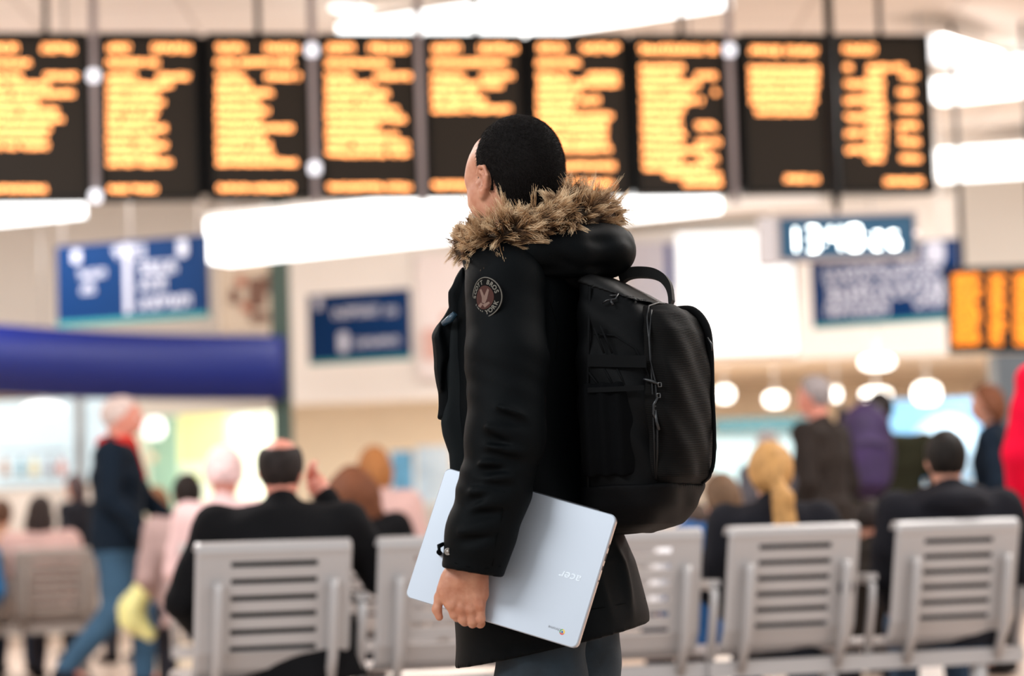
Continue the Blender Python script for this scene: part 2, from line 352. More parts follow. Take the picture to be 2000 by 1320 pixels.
def led_line(mb, px0, px1, py, hpx, pln, n, gw=.62, th=.0052):
    """a line of small lit character cells made of LED strokes"""
    p0 = on_plane(px0, py, pln, n); p1 = on_plane(px1, py, pln, n); d = (p1-p0); L = d.length; d = d/L; u = V((d.x, d.y, 0)).normalized()
    H = hpx*(p0-CAM).dot(f0)/F; cw = H*gw; k = 0; x = 0.
    while x < L-cw*.8:
        if random.random() < .045 and k > 2: x += cw*1.0; k = 0; continue
        o = V((p0.x, p0.y, p0.z + (p1.z-p0.z)*x/L)) + u*x - V((0, 0, H/2)); k += 1
        for a, b in random.sample(SEG, 5):
            A = o + u*(a[0]*cw) + V((0, 0, a[1]*H)); Bq = o + u*(b[0]*cw) + V((0, 0, b[1]*H))
            t = (Bq-A).normalized(); s = V((0, 0, 1)) if abs(t.z) < .5 else u
            mb.add([A-s*th, Bq-s*th, Bq+s*th, A+s*th], [(0, 1, 2, 3) if s.z else (3, 2, 1, 0)])
        x += cw*1.32
for i, (x0, x1, rows) in enumerate(B):
    cx = (x0+x1)/2; org = bp((x0+x1)/2, (ty(cx)+by(cx))/2)
    d = empty('departure_display', 'black hanging departure display with amber lines, %s from the left%s' % (ORD[i], ['', '', '', '', ', left of the head', ', above the hood', '', ', mostly blank below', ', above the clock'][i]), 'departure display', org, 0, 'departure displays in the hanging row')
    a = bp(x0, 200); b = bp(x1, 200); zt = bp(cx, ty(cx)).z; zb = bp(cx, by(cx)).z; W = (b-a).length/2; c = (a+b)/2; c.z = (zt+zb)/2; H = (zt-zb)/2
    fr = MB(); t = .028
    for sx in (-1, 1): fr.box(c+du*(sx*(W-t/2))-dn*.05, (t/2, .075, H), R3)
    for sz in (-1, 1): fr.box(c+V((0, 0, sz*(H-t/2)))-dn*.05, (W-t, .075, t/2), R3)
    fr.box(c-dn*.11, (W-t, .02, H-t), R3); fr.build('casing', M_casing, d)
    MB().box(c-dn*.03, (W-t, .01, H-t), R3).build('screen', M_screen, d)
    for rw in rows:
        big = rw[0] < 100
        mb = MB()
        for (q0, q1) in rw[1:]:
            led_line(mb, q0+11, q1-11, rw[0]+1, 13 if big else 9.5, A0-dn*.018, dn)
        if mb.v: mb.build('text_line', M_led, d)['kind'] = 'stuff'
# carrier rail behind the displays and vertical hanging posts
RAIL = 1
rl = empty('display_mounting_rail', 'dark steel mounting rail behind the whole row of departure displays', 'rail', bp(900, 90, -.25))
for py_ in (100, 340):
    a = bp(-60, py_, -.22); b = bp(1812, py_-10, -.22); MB().tube([a, V((b.x, b.y, a.z))], .035, 8).build('rail_tube', M_casing, rl)
a = bp(-60, 230, -.165); b = bp(1812, 230, -.165); c = (a+b)/2; c.z = (a.z+b.z)/2+.0; MB().box(V((c.x, c.y, (bp(900, 66, -.165).z+bp(900, 384, -.165).z)/2)), ((b-a).length/2, .02, (bp(900, 66).z-bp(900, 384).z)/2-.02), R3).build('back_panel', M_casing, rl)
for px_ in (90, 505, 930, 1330, 1720):
    a = bp(px_, 100, -.22); MB().tube([a, (a.x, a.y, ZC+.02)], .02, 8).build('hanger', M_casing, rl)
M_pole = mat('pole_grey_paint', (.36, .33, .35), .45)
for nm, (pxt, pxb, fits) in zip(('between the first and second displays', 'between the third and fourth displays', 'between the fourth and fifth displays', 'between the seventh and eighth displays'),
        ((181, 188, (150, 385)), (608, 617, (100, 330)), (819, 826, ()), (1431, 1436, (100,)))):
    b = bp(pxb, 396, .02); p = empty('hanging_pole', 'slim grey vertical pole hanging '+nm, 'pole', b, 0, 'poles hanging through the display row')
    MB().tube([b, (b.x, b.y, ZC+.02)], .028, 10).build('tube', M_pole, p)
    for fy in fits:
        z = bp(pxb, fy, .02).z; MB().lathe((b.x, b.y-.02, z-.04), (0, 0, 1), [(.018, 0), (.04, .012), (.042, .07), (.018, .085)], 12).build('glow_collar', mat('glow_collar', (.9, .9, .95), .4, emit=(.75, .8, .9), es=1.5), p)  # pale clamp fitting on the pole, with emission of its own
# ================================================================== clock
yc = 15.4
cl = empty('station_clock', 'grey boxed digital clock reading 13:48:26 hanging under the ninth display', 'clock', at(1655, 460, yc))
a = at(1524, 500, yc); b = at(1786, 498, yc); zt = at(1655, 424, yc).z; zb = at(1655, 502, yc).z; cx = (a.x+b.x)/2; W = (b.x-a.x)/2; cz = (zt+zb)/2; H = (zt-zb)/2
cm = mat('clock_casing', (.42, .38, .38), .5)
fr = MB(); t = .022
for s in (-1, 1): fr.box((cx+s*(W+t/2), yc+.02, cz), (t/2, .06, H+t)); fr.box((cx, yc+.02, cz+s*(H+t/2)), (W, .06, t/2))
fr.box((cx, yc+.08, cz), (W+t, .02, H+t)); fr.build('casing', cm, cl)
MB().box((cx-W-t-.055, yc+.04, cz-.01), (.055, .07, H+t)).build('end_cap', mat('clock_end', (.62, .6, .62), .5), cl)
MB().box((cx, yc, cz), (W, .01, H)).build('face', mat('clock_face', (.005, .06, .13), .3, emit=(.0, .04, .08), es=.5), cl)
M_dig = mat('clock_digit', (.5, .5, .5), .5, emit=(.92, .97, .93), es=9)
DSEG = {'0': (0, 2, 3, 4, 5, 6), '1': (4, 6), '2': (0, 1, 2, 4, 5), '3': (0, 1, 2, 4, 6), '4': (1, 3, 4, 6), '6': (0, 1, 2, 3, 5, 6), '8': (0, 1, 2, 3, 4, 5, 6)}
def digit(ch, x, w_, h_, z0):
    mb = MB()
    if ch == ':':
        for q in (.3, .7): mb.box((x, yc-.012, z0+h_*q), (.008, .003, .008))
    else:
        for k in DSEG[ch]:
            (ax_, az), (bx, bz) = SEG[k]; mb.tube([(x+(ax_-.5)*w_, yc-.012, z0+az*h_), (x+(bx-.5)*w_, yc-.012, z0+bz*h_)], .0078, 6)
    mb.build('digit', M_dig, cl)['kind'] = 'stuff'
x0 = at(1524, 460, yc).x; mpp = yc/F
for ch, px_, w_, h_ in (('1', 22, 16, 44), ('3', 62, 20, 44), (':', 84, 0, 40), ('4', 108, 20, 44), ('8', 145, 20, 44), (':', 168, 0, 36), ('2', 190, 15, 30), ('6', 222, 15, 30)):
    digit(ch, x0+px_*mpp, w_*mpp, h_*mpp, cz-H+.05)
MB().tube([(at(1634, 380, yc).x, yc+.03, cz+H+.01), (at(1634, 380, yc).x, yc+.03, zt+.15), (at(1634, 380, yc).x, yc+.03, ZC+.02)], [.012, .03, .03], 8).build('hanging_rod', M_casing, cl)
MB().ball((cx+W+t*.5, yc-.05, cz+.005), .016, 10).build('indicator_lamp', mat('indicator', (.6, .5, .48), .5, emit=(.75, .62, .6), es=1.6), cl)
# ================================================================== signs
def sign(name, label, cat, tl, tr, br, bl, y0, y1, m, edge=None, thick=.06):
    a = at(*tl, y0); b = at(*tr, y1); u = V((b.x-a.x, b.y-a.y, 0)); L = u.length; u.normalize(); n = V((u.y, -u.x, 0))
    zt = (a.z+b.z)/2; zb = (at(*bl, y0).z+at(*br, y1).z)/2; c = (a+b)/2; c.z = (zt+zb)/2; H = (zt-zb)/2; R = Matrix(((u.x, -n.x, 0), (u.y, -n.y, 0), (0, 0, 1)))
    o = empty(name, label, cat, c); MB().box(c-n*thick/2, (L/2, thick/2, H), R).build('panel', m, o)
    if edge: MB().box(c+V((0, 0, -H-.02))-n*thick/2, (L/2, thick/2+.004, .02), R).build('lower_edge', edge, o)
    return o, c, u, n, L, H
def sign_text(o, c, u, n, items, m, scale, name='lettering'):
    for s, x, z, size in items:
        me = text_mesh(s, size, .001, 'LEFT', .004); place_mesh(me, c+u*x+V((0, 0, z))+n*.004, u, V((0, 0, 1))); link(name, me, m, o)
def pictobar(o, c, u, n, rects, m, name):
    R = Matrix(((u.x, -n.x, 0), (u.y, -n.y, 0), (0, 0, 1)))
    for (x, z, w_, h_) in rects: MB().box(c+u*x+V((0, 0, z))+n*.006, (w_/2, .004, h_/2), R, min(w_, h_)*.3).build(name, m, o)
def word(mb, c, u, n, x, z, L, h):
    """a blurred word: strokes of letter height"""
    k = 0
    while k < L:
        w_ = h*random.uniform(.45, .62)
        for a, b in random.sample(SEG, 5):
            A = c+u*(x+k+a[0]*w_*.8)+V((0, 0, z+a[1]*h))+n*.004; Bq = c+u*(x+k+b[0]*w_*.8)+V((0, 0, z+b[1]*h))+n*.004
            s = V((0, 0, 1)) if abs(a[1]-b[1]) < .01 else u; t = h*.1
            mb.add([A-s*t, Bq-s*t, Bq+s*t, A+s*t], [(0, 1, 2, 3) if s.z else (3, 2, 1, 0)])
        k += w_*1.15
def words(o, c, u, n, items, m):
    for it in items:
        mb = MB(); word(mb, c, u, n, *it); mb.build('lettering', m, o)['kind'] = 'stuff'
def wires(o, c, u, L, H, xs):
    for x in xs:
        q = c+u*x; MB().tube([(q.x, q.y+.03, c.z+H), (q.x, q.y+.03, ZC+.02)], .012, 6).build('hanger', M_white, o)
o, c, u, n, L, H = sign('direction_sign', 'large blue hanging direction sign left of the long light beam', 'sign', (110, 484), (400, 456), (405, 607), (108, 630), 20, 19.5, M_blue, M_green)
k = 19.75/F
pictobar(o, c, u, n, [(-120*k, 52*k, 20*k, 26*k), (118*k, 52*k, 22*k, 34*k), (-5*k, 0, 14*k, 2*H*.92)], M_signwhite, 'pictogram')
words(o, c, u, n, [(-115*k, 8*k, 55*k, 15*k), (-110*k, -22*k, 22*k, 18*k), (-35*k, 40*k, 62*k, 24*k), (20*k, 6*k, 80*k, 24*k), (20*k, -24*k, 55*k, 20*k), (20*k, -62*k, 105*k, 22*k)], M_signwhite)
wires(o, c, u, L, H, (-L*.46, 0, L*.46))
o, c, u, n, L, H = sign('direction_sign', 'smaller blue direction sign on the white bulkhead left of the jacket', 'sign', (601, 580), (796, 561), (800, 692), (606, 706), 24.8, 24.4, M_blue, M_green)
k = 24.6/F
pictobar(o, c, u, n, [(-84*k, 48*k, 14*k, 26*k), (-32*k, -32*k, 22*k, 40*k)], M_signwhite, 'pictogram')
words(o, c, u, n, [(-52*k, 18*k, 92*k, 17*k), (60*k, 16*k, 20*k, 14*k), (-8*k, -42*k, 92*k, 14*k)], M_signwhite)
wires(o, c, u, L, H, (-L*.4, L*.4))
o, c, u, n, L, H = sign('direction_sign', 'blue direction sign with pale lettering behind and below the clock', 'sign', (1582, 492), (1868, 462), (1866, 612), (1584, 636), 22.2, 21.6, M_blue, M_green)
k = 21.9/F
pictobar(o, c, u, n, [(105*k, 50*k, 40*k, 44*k)], M_signwhite, 'pictogram')
words(o, c, u, n, [(-120*k, 8*k, 235*k, 26*k), (-120*k, -32*k, 240*k, 30*k), (-118*k, -62*k, 125*k, 24*k), (60*k, -56*k, 65*k, 20*k), (10*k, 52*k, 60*k, 20*k)], M_signwhite)
wires(o, c, u, L, H, (-L*.4, L*.4))
o, c, u, n, L, H = sign('advert_screen', 'big bright white advertising screen right of the backpack', 'screen', (1322, 462), (1546, 446), (1546, 690), (1322, 694), 26, 26, mat('advert_glow', (.8, .8, .8), .4, emit=(.93, .97, 1.0), es=1.15))
pictobar(o, c, u, n, [(L/2+.03, 0, .06, 2*H)], mat('dark_olive', (.12, .1, .06)), 'frame_post')
o, c, u, n, L, H = sign('poster', 'pale poster with blue edge just behind the hood', 'poster', (1225, 478), (1316, 468), (1318, 640), (1226, 646), 26.93, 26.93, mat('pale_poster', (.66, .64, .72), .5))
pictobar(o, c, u, n, [(L*.40, H*.45, .09, .5)], mat('poster_blue', (.08, .10, .3), .5), 'print_block')
o, c, u, n, L, H = sign('poster', 'beige poster with dark flower print above the blue fascia', 'poster', (425, 500), (535, 500), (535, 645), (425, 645), 23.5, 23.5, mat('beige_poster', (.62, .5, .38), .6))
pictobar(o, c, u, n, [(.1, 0, .17, .3), (-.12, -.03, .1, .16), (.22, .1, .09, .2), (.12, -.24, .2, .1)], mat('poster_brown', (.17, .08, .05), .6), 'print_block')
pictobar(o, c, u, n, [(-.05, .12, .1, .1), (.0, -.14, .1, .1)], mat('poster_red', (.4, .12, .06), .6), 'print_block')
wires(o, c, u, L, H, (-L*.4, L*.4))
o, c, u, n, L, H = sign('poster', 'pale pink and white poster on the bulkhead just left of the fur collar', 'poster', (812, 500), (905, 492), (905, 735), (812, 742), 25.9, 25.9, mat('pink_white_poster', (.93, .86, .86), .5))
pictobar(o, c, u, n, [(-.1, -H*.45, .22, .35), (.08, -H*.1, .16, .2)], mat('poster_pink', (.80, .52, .47), .5), 'print_block')
# small amber display far right
o = empty('departure_display', 'small amber departure display at the right edge beside the blue sign', 'departure display', at(1930, 610, 19.5))
a = at(1852, 600, 19.5); b = at(2060, 600, 19.5); zt = at(1930, 520, 19.5).z; zb = at(1930, 688, 19.5).z
MB().box(((a.x+b.x)/2, 19.55, (zt+zb)/2), ((b.x-a.x)/2, .05, (zt-zb)/2)).build('casing', M_casing, o)
for (q0, q1) in ((1862, 1920), (1934, 1968), (1982, 2040)):
    a = at(q0, 600, 19.5); b = at(q1, 600, 19.5)
    MB().box(((a.x+b.x)/2, 19.496, (zt+zb)/2), ((b.x-a.x)/2, .004, (zt-zb)/2-.05)).build('screen', M_screen, o)
    for j in range(11):
        mb = MB(); led_line(mb, q0+1, q1-1-random.choice((0, 0, 8)), 541+j*12.6, 9, V((0, 19.488, 0)), V((0, -1, 0)), th=.0085); mb.build('text_line', M_led2, o)['kind'] = 'stuff'
for px_ in (1880, 2020):
    q = at(px_, 520, 19.5); MB().tube([q, (q.x, 19.5, ZC+.02)], .02, 8).build('hanger', M_casing, o)
# pale panels of the bulkhead on the right wall
MB_w = at(1566, 700, 24.8)
# ================================================================== kiosk with curved blue fascia, lit shops
ks = empty('shop_kiosk', 'shop kiosk with a curved deep blue fascia and bright lit front on the left', 'kiosk', at(250, 1000, 23))
prof = []
for i in range(25):
    px_ = -260+ (556+260)*i/24.; D = 19.2 + 3.6*((i/24.)**1.0) ; prof.append((px_, D))
ztop = at(300, 640, 21.5).z; zbot = at(300, 770, 21.5).z
vs = []; fs = []
Q = []
for i, (px_, D) in enumerate(prof):
    p = at(px_, 700, D); Q.append(V((p.x, p.y + .55*math.sin(i/24*math.pi), 0)))
for i, p in enumerate(Q):
    for z, yo in ((zbot, 0), ((zbot+ztop)/2, -.06), (ztop, .02), (ztop, .3), (zbot, .3)): vs.append((p.x, p.y+yo, z+(.0)))
for i in range(24):
    for j in range(5): fs.append((i*5+j, (i+1)*5+j, (i+1)*5+(j+1) % 5, i*5+(j+1) % 5))
fs += [(0, 1, 2, 3, 4), tuple(120+j for j in (4, 3, 2, 1, 0))]
MB().add(vs, fs, True).build('fascia', mat('fascia_blue', (.001, .012, .15), .42, spec=.3, bump=.15, bscale=60), ks)
M_shop = mat('lit_shop_glass', (.30, .36, .38), .3, emit=(.80, .95, 1), es=.72)
M_shop2 = mat('lit_shop_back', (.40, .45, .36), .5, emit=(.95, 1, .80), es=.55)
def panel(o, name, x0, y0, x1, y1, D, m, th=.03):
    a = at(x0, y1, D); b = at(x1, y0, D); return MB().box(((a.x+b.x)/2, D+th, (a.z+b.z)/2), (abs(b.x-a.x)/2, th, abs(b.z-a.z)/2)).build(name, m, o)
panel(ks, 'window_pane', -60, 778, 150, 955, 24, M_shop)
panel(ks, 'window_pane', 162, 778, 212, 940, 24, M_shop)
panel(ks, 'post', 148, 776, 162, 1010, 23.8, mat('kiosk_post', (.30, .32, .33), .5))
panel(ks, 'shelf', 0, 876, 125, 886, 23.7, mat('kiosk_shelf', (.42, .52, .6), .5))
panel(ks, 'shelf', 0, 930, 140, 940, 23.7, mat('kiosk_shelf2', (.38, .45, .48), .5))
panel(ks, 'counter', -60, 950, 240, 1248, 23.6, mat('kiosk_counter', (.62, .56, .5), .5, var=.15, vscale=3))
panel(ks, 'header_panel', 262, 764, 560, 812, 23.6, mat('kiosk_header', (.66, .62, .54), .5))
for j, (x, c_) in enumerate(((8, (.5, .3, .2)), (40, (.2, .4, .5)), (66, (.7, .6, .3)), (96, (.3, .3, .35)), (120, (.6, .25, .2)))):
    p = at(x, 922, 23.65); o = MB().lathe((p.x, 23.68, at(x, 929, 23.68).z), (0, 0, 1), [(.035, 0), (.04, .02), (.04, .12), (.016, .15), (.016, .18)], 10).build('bottle', mat('bottle_%d' % j, c_, .4))
    tag(o, 'small %s bottle on the lower kiosk shelf at the left' % ('brown', 'teal', 'yellow', 'dark grey', 'red')[j], 'bottle')
sh = empty('snack_shop', 'bright yellow-green lit shop front between the walking man and the dark green column', 'shop', at(400, 1000, 29))
panel(sh, 'back_panel', 262, 800, 545, 1075, 30, M_shop2)
panel(sh, 'poster_panel', 350, 800, 440, 905, 29.6, mat('yellow_poster', (.5, .48, .2), .5, emit=(1, .95, .45), es=.55))
panel(sh, 'side_panel', 296, 812, 346, 1040, 29.4, mat('mint_panel', (.28, .48, .38), .5, emit=(.4, .75, .6), es=.2))
panel(sh, 'orange_spot', 292, 885, 302, 900, 29.2, mat('orange_spot', (.9, .6, .4), .5))
panel(sh, 'yellow_band', 350, 925, 390, 945, 29.2, mat('yellow_band', (.5, .6, .1), .5))
panel(sh, 'counter', 250, 1000, 560, 1214, 28.8, mat('shop_counter', (.66, .6, .52), .5))
def pend(px_, py_, D, r, label, m=None, flat=.45):
    p = at(px_, py_, D); o = empty('pendant_light', label, 'light', p)
    MB().lathe((p.x, D, p.z-r*flat), (0, 0, 1), [(r*.6, 0), (r*.95, r*flat*.5), (r, r*flat), (r*.95, r*flat*1.5), (r*.6, r*flat*2)], 16).build('lamp_shade', m or M_glow3, o)
    MB().tube([(p.x, D, p.z+r*flat), (p.x, D, 2.91 if D > 26.2 else ZC+.02)], .01, 6).build('cord', M_steel, o)
M_glow3 = mat('warm_lamp', (.9, .9, .9), .5, emit=(1, .98, .9), es=4.5)
M_cyanl = mat('cool_lamp', (.9, .9, .9), .5, emit=(.7, .93, 1), es=2.2)
pend(333, 797, 28.5, .05, 'small cool round lamp over the yellow-green shop, left one', M_cyanl, 1)
pend(412, 790, 28.5, .045, 'small cool round lamp over the yellow-green shop, middle one', M_cyanl, 1)
pend(300, 836, 28.5, .13, 'round glowing lamp beside the walking man\'s head, right of his face', M_glow2, .9)
pend(475, 835, 28.5, .13, 'round glowing lamp above the balding seated man, left of the green column', M_glow2, .9)
pend(85, 800, 23.2, .2, 'wide glowing lamp above the kiosk shelves at the left', M_glow2, .35)
pend(815, 770, 28, .12, 'warm flat lamp left of the jacket front', mat('warm_lamp2', (.9, .8, .6), .5, emit=(1, .85, .6), es=1.6), .4)
pend(1415, 770, 28, .1, 'round lamp half hidden by the backpack edge', flat=.8)
pend(1514, 780, 28, .12, 'round lamp left of the grey-haired standing man', flat=.6)
pend(1633, 770, 28, .05, 'small oval lamp just right of the grey-haired standing man', flat=1.4)
pend(1713, 708, 24, .17, 'largest oval lamp under the white bulkhead', flat=.35)
pend(1711, 770, 28, .17, 'wide oval lamp above the purple backpack', flat=.35)
pend(1810, 768, 28, .15, 'round lamp above the dark-haired seated man', flat=.75)
# cyan shop screens on the right
cy = empty('snack_shop', 'pale blue lit shop front behind the dark-haired seated man', 'shop', at(1820, 900, 30))
panel(cy, 'window_pane', 1725, 776, 1925, 945, 30, mat('cyan_glass', (.08, .20, .34), .4, emit=(.32, .62, .90), es=.38))
MB().lathe(tuple(at(1850, 880, 29.8)), (0, 1, 0), [(.44, 0), (.44, .05)], 28).build('round_sign', mat('cyan_sign', (.2, .3, .4), .4, emit=(.55, .8, 1), es=.5), cy)
panel(cy, 'counter', 1725, 945, 1925, 1162, 29.7, mat('cyan_counter', (.3, .38, .42), .5))
cy = empty('snack_shop', 'teal and white lit shop front between the backpack and the blonde woman', 'shop', at(1470, 900, 31))
panel(cy, 'window_pane', 1395, 845, 1570, 985, 31, mat('pale_glass', (.25, .36, .4), .4, emit=(.6, .85, .92), es=.45))
panel(cy, 'header_panel', 1395, 812, 1600, 846, 30.8, mat('teal_header', (.02, .12, .16), .5))
panel(cy, 'counter', 1390, 985, 1600, 1168, 30.7, mat('teal_counter', (.25, .3, .33), .5))
panel(cy, 'warm_sign', 1405, 715, 1435, 745, 33, mat('orange_sign', (.9, .5, .2), .5, emit=(1, .6, .3), es=.5))
cy = empty('poster_stand', 'blue and white poster stand beside the ginger-haired woman', 'poster stand', (at(790, 1000, 26).x, 26, 0))
panel(cy, 'panel', 766, 880, 806, 985, 26, mat('blue_panel', (.12, .38, .62), .5, var=.4, vscale=5))
panel(cy, 'panel', 815, 870, 880, 985, 26.3, mat('pale_blue_panel', (.6, .72, .8), .5, var=.2, vscale=5))
panel(cy, 'base', 766, 985, 880, 1212, 26.5, mat('poster_base', (.55, .5, .46), .5))
# ================================================================== benches
M_seat = mat('seat_grey_metal', (.42, .405, .405), .38, .15, var=.03, vscale=3)
M_seat2 = mat('seat_taupe_metal', (.30, .26, .235), .45, .1)
def seat_mesh():
    prof = [(-.030, .880), (-.040, .897), (-.060, .902), (-.076, .893), (-.078, .872), (-.070, .850)]
    z = .838; rows = [(-.068, .838, 0)]
    pr = [(y, z_, 0) for y, z_ in prof]
    for i in range(6):
        zt = .838-.0585*i; y0 = -.068+.012*i; pr.append((y0, zt, 1)); pr.append((y0+.004, zt-.021, 0))
    pr += [(.010, .500, 0), (.028, .465, 0), (.060, .440, 0), (.12, .428, 0), (.30, .432, 0), (.44, .445, 0), (.475, .435, 0), (.485, .405, 0)]
    xs = [-.275, -.262, -.155, .155, .262, .275]; vs = []; fs = []
    for (y, z_, s) in pr:
        for j, x in enumerate(xs): vs.append((x, y+(.012 if j in (0, 5) else 0), z_))
    for i in range(len(pr)-1):
        for j in range(5):
            if pr[i][2] and j == 2: continue
            fs.append((i*6+j, i*6+j+1, (i+1)*6+j+1, (i+1)*6+j))
    b = MB(); b.add(vs, fs, False); me = b.mesh('seat'); return me
SEATM = None
def bench(label, group, pts, m, legs=(0.5,), right_arm=True, left_arm=True):
    global SEATM
    if SEATM is None: SEATM = {}
    c0 = V(pts[0]); c1 = V(pts[-1]); d = (c1-c0).normalized(); rz = math.atan2(d.y, d.x); fw = V((-d.y, d.x, 0)); R = Matrix.Rotation(rz, 3, 'Z')
    root = empty('bench_seating', label, 'bench', (c0.x, c0.y, 0), rz, group)
    if m.name not in SEATM:
        me = seat_mesh(); me.materials.append(m); SEATM[m.name] = me
        b = MB().tube([(0, -.082, .765), (0, -.09, .74), (0, -.045, .50), (0, .02, .37)], .019, 8)
        bm = b.mesh('bracket'); bm.materials.append(m); SEATM[m.name+'b'] = bm
        b = MB(); b.tube([(0, .06, .37), (0, .0, .60), (0, -.01, .665), (0, .03, .69), (0, .34, .69), (0, .37, .665), (0, .36, .60), (0, .30, .40)], .017, 8)
        b.box((0, .16, .70), (.024, .17, .012)); am = b.mesh('armrest'); am.materials.append(m); SEATM[m.name+'a'] = am
    def put(name, me, p):
        o = link(name, me, None, root, True); o.location = (p, 0, 0); return o
    ks = [(V(p)-c0).dot(d) for p in pts]
    for k in ks:
        s = put('seat', SEATM[m.name], k); md = s.modifiers.new('thickness', 'SOLIDIFY'); md.thickness = .012; md.offset = 0
        put('bracket', SEATM[m.name+'b'], k-.205); put('bracket', SEATM[m.name+'b'], k+.205)
    ar = [(ks[i]+ks[i+1])/2 for i in range(len(ks)-1)] + ([ks[0]-.315] if left_arm else []) + ([ks[-1]+.315] if right_arm else [])
    for k in ar: put('armrest', SEATM[m.name+'a'], k)
    L = ks[-1]
    b = MB(); b.box((L/2, .06, .375), (L/2+.33, .04, .03)); o = link('beam', b.mesh('beam'), m, root, True)
    for q in legs:
        x = -.2+(L+.4)*q; b = MB(); b.tube([(x, .06, .36), (x, .06, .06)], .035, 8); b.tube([(x, -.2, .02), (x, -.1, .05), (x, .06, .06), (x, .25, .05), (x, .38, .02)], .028, 8)
        link('leg', b.mesh('leg'), m, root, True)
    return root
def sp(px, D): p = at(px, 1050, D); return V((p.x, D, 0))
CH = [sp(527, 8.52), sp(872, 8.74), sp(1222, 8.95), sp(1536, 9.15), sp(1854, 9.42)]
bench('pale grey slotted metal bench nearest the camera, left of and behind the standing man', 'pale grey bench units of the nearest row', CH[:3], M_seat, (0.2, .8), False, False)
bench('pale grey slotted metal bench nearest the camera, right of the backpack', 'pale grey bench units of the nearest row', CH[3:], M_seat, (0.35, .95), True)
R2 = [sp(462, 12.0), sp(702, 12.05), sp(942, 12.1), sp(1182, 12.2)]
bench('grey slotted bench of the second row, glimpsed between the first two near seats', None, R2, M_seat, (.1, .9))
bench('taupe slotted bench farthest to the left, beyond the walking man', None, [sp(-72, 16.0), sp(106, 16.2)], M_seat2, (1.0,), True)
bench('taupe slotted bench half hidden by the walking man\'s jeans', None, [sp(262, 18.6)], M_seat2, (.5,), True)
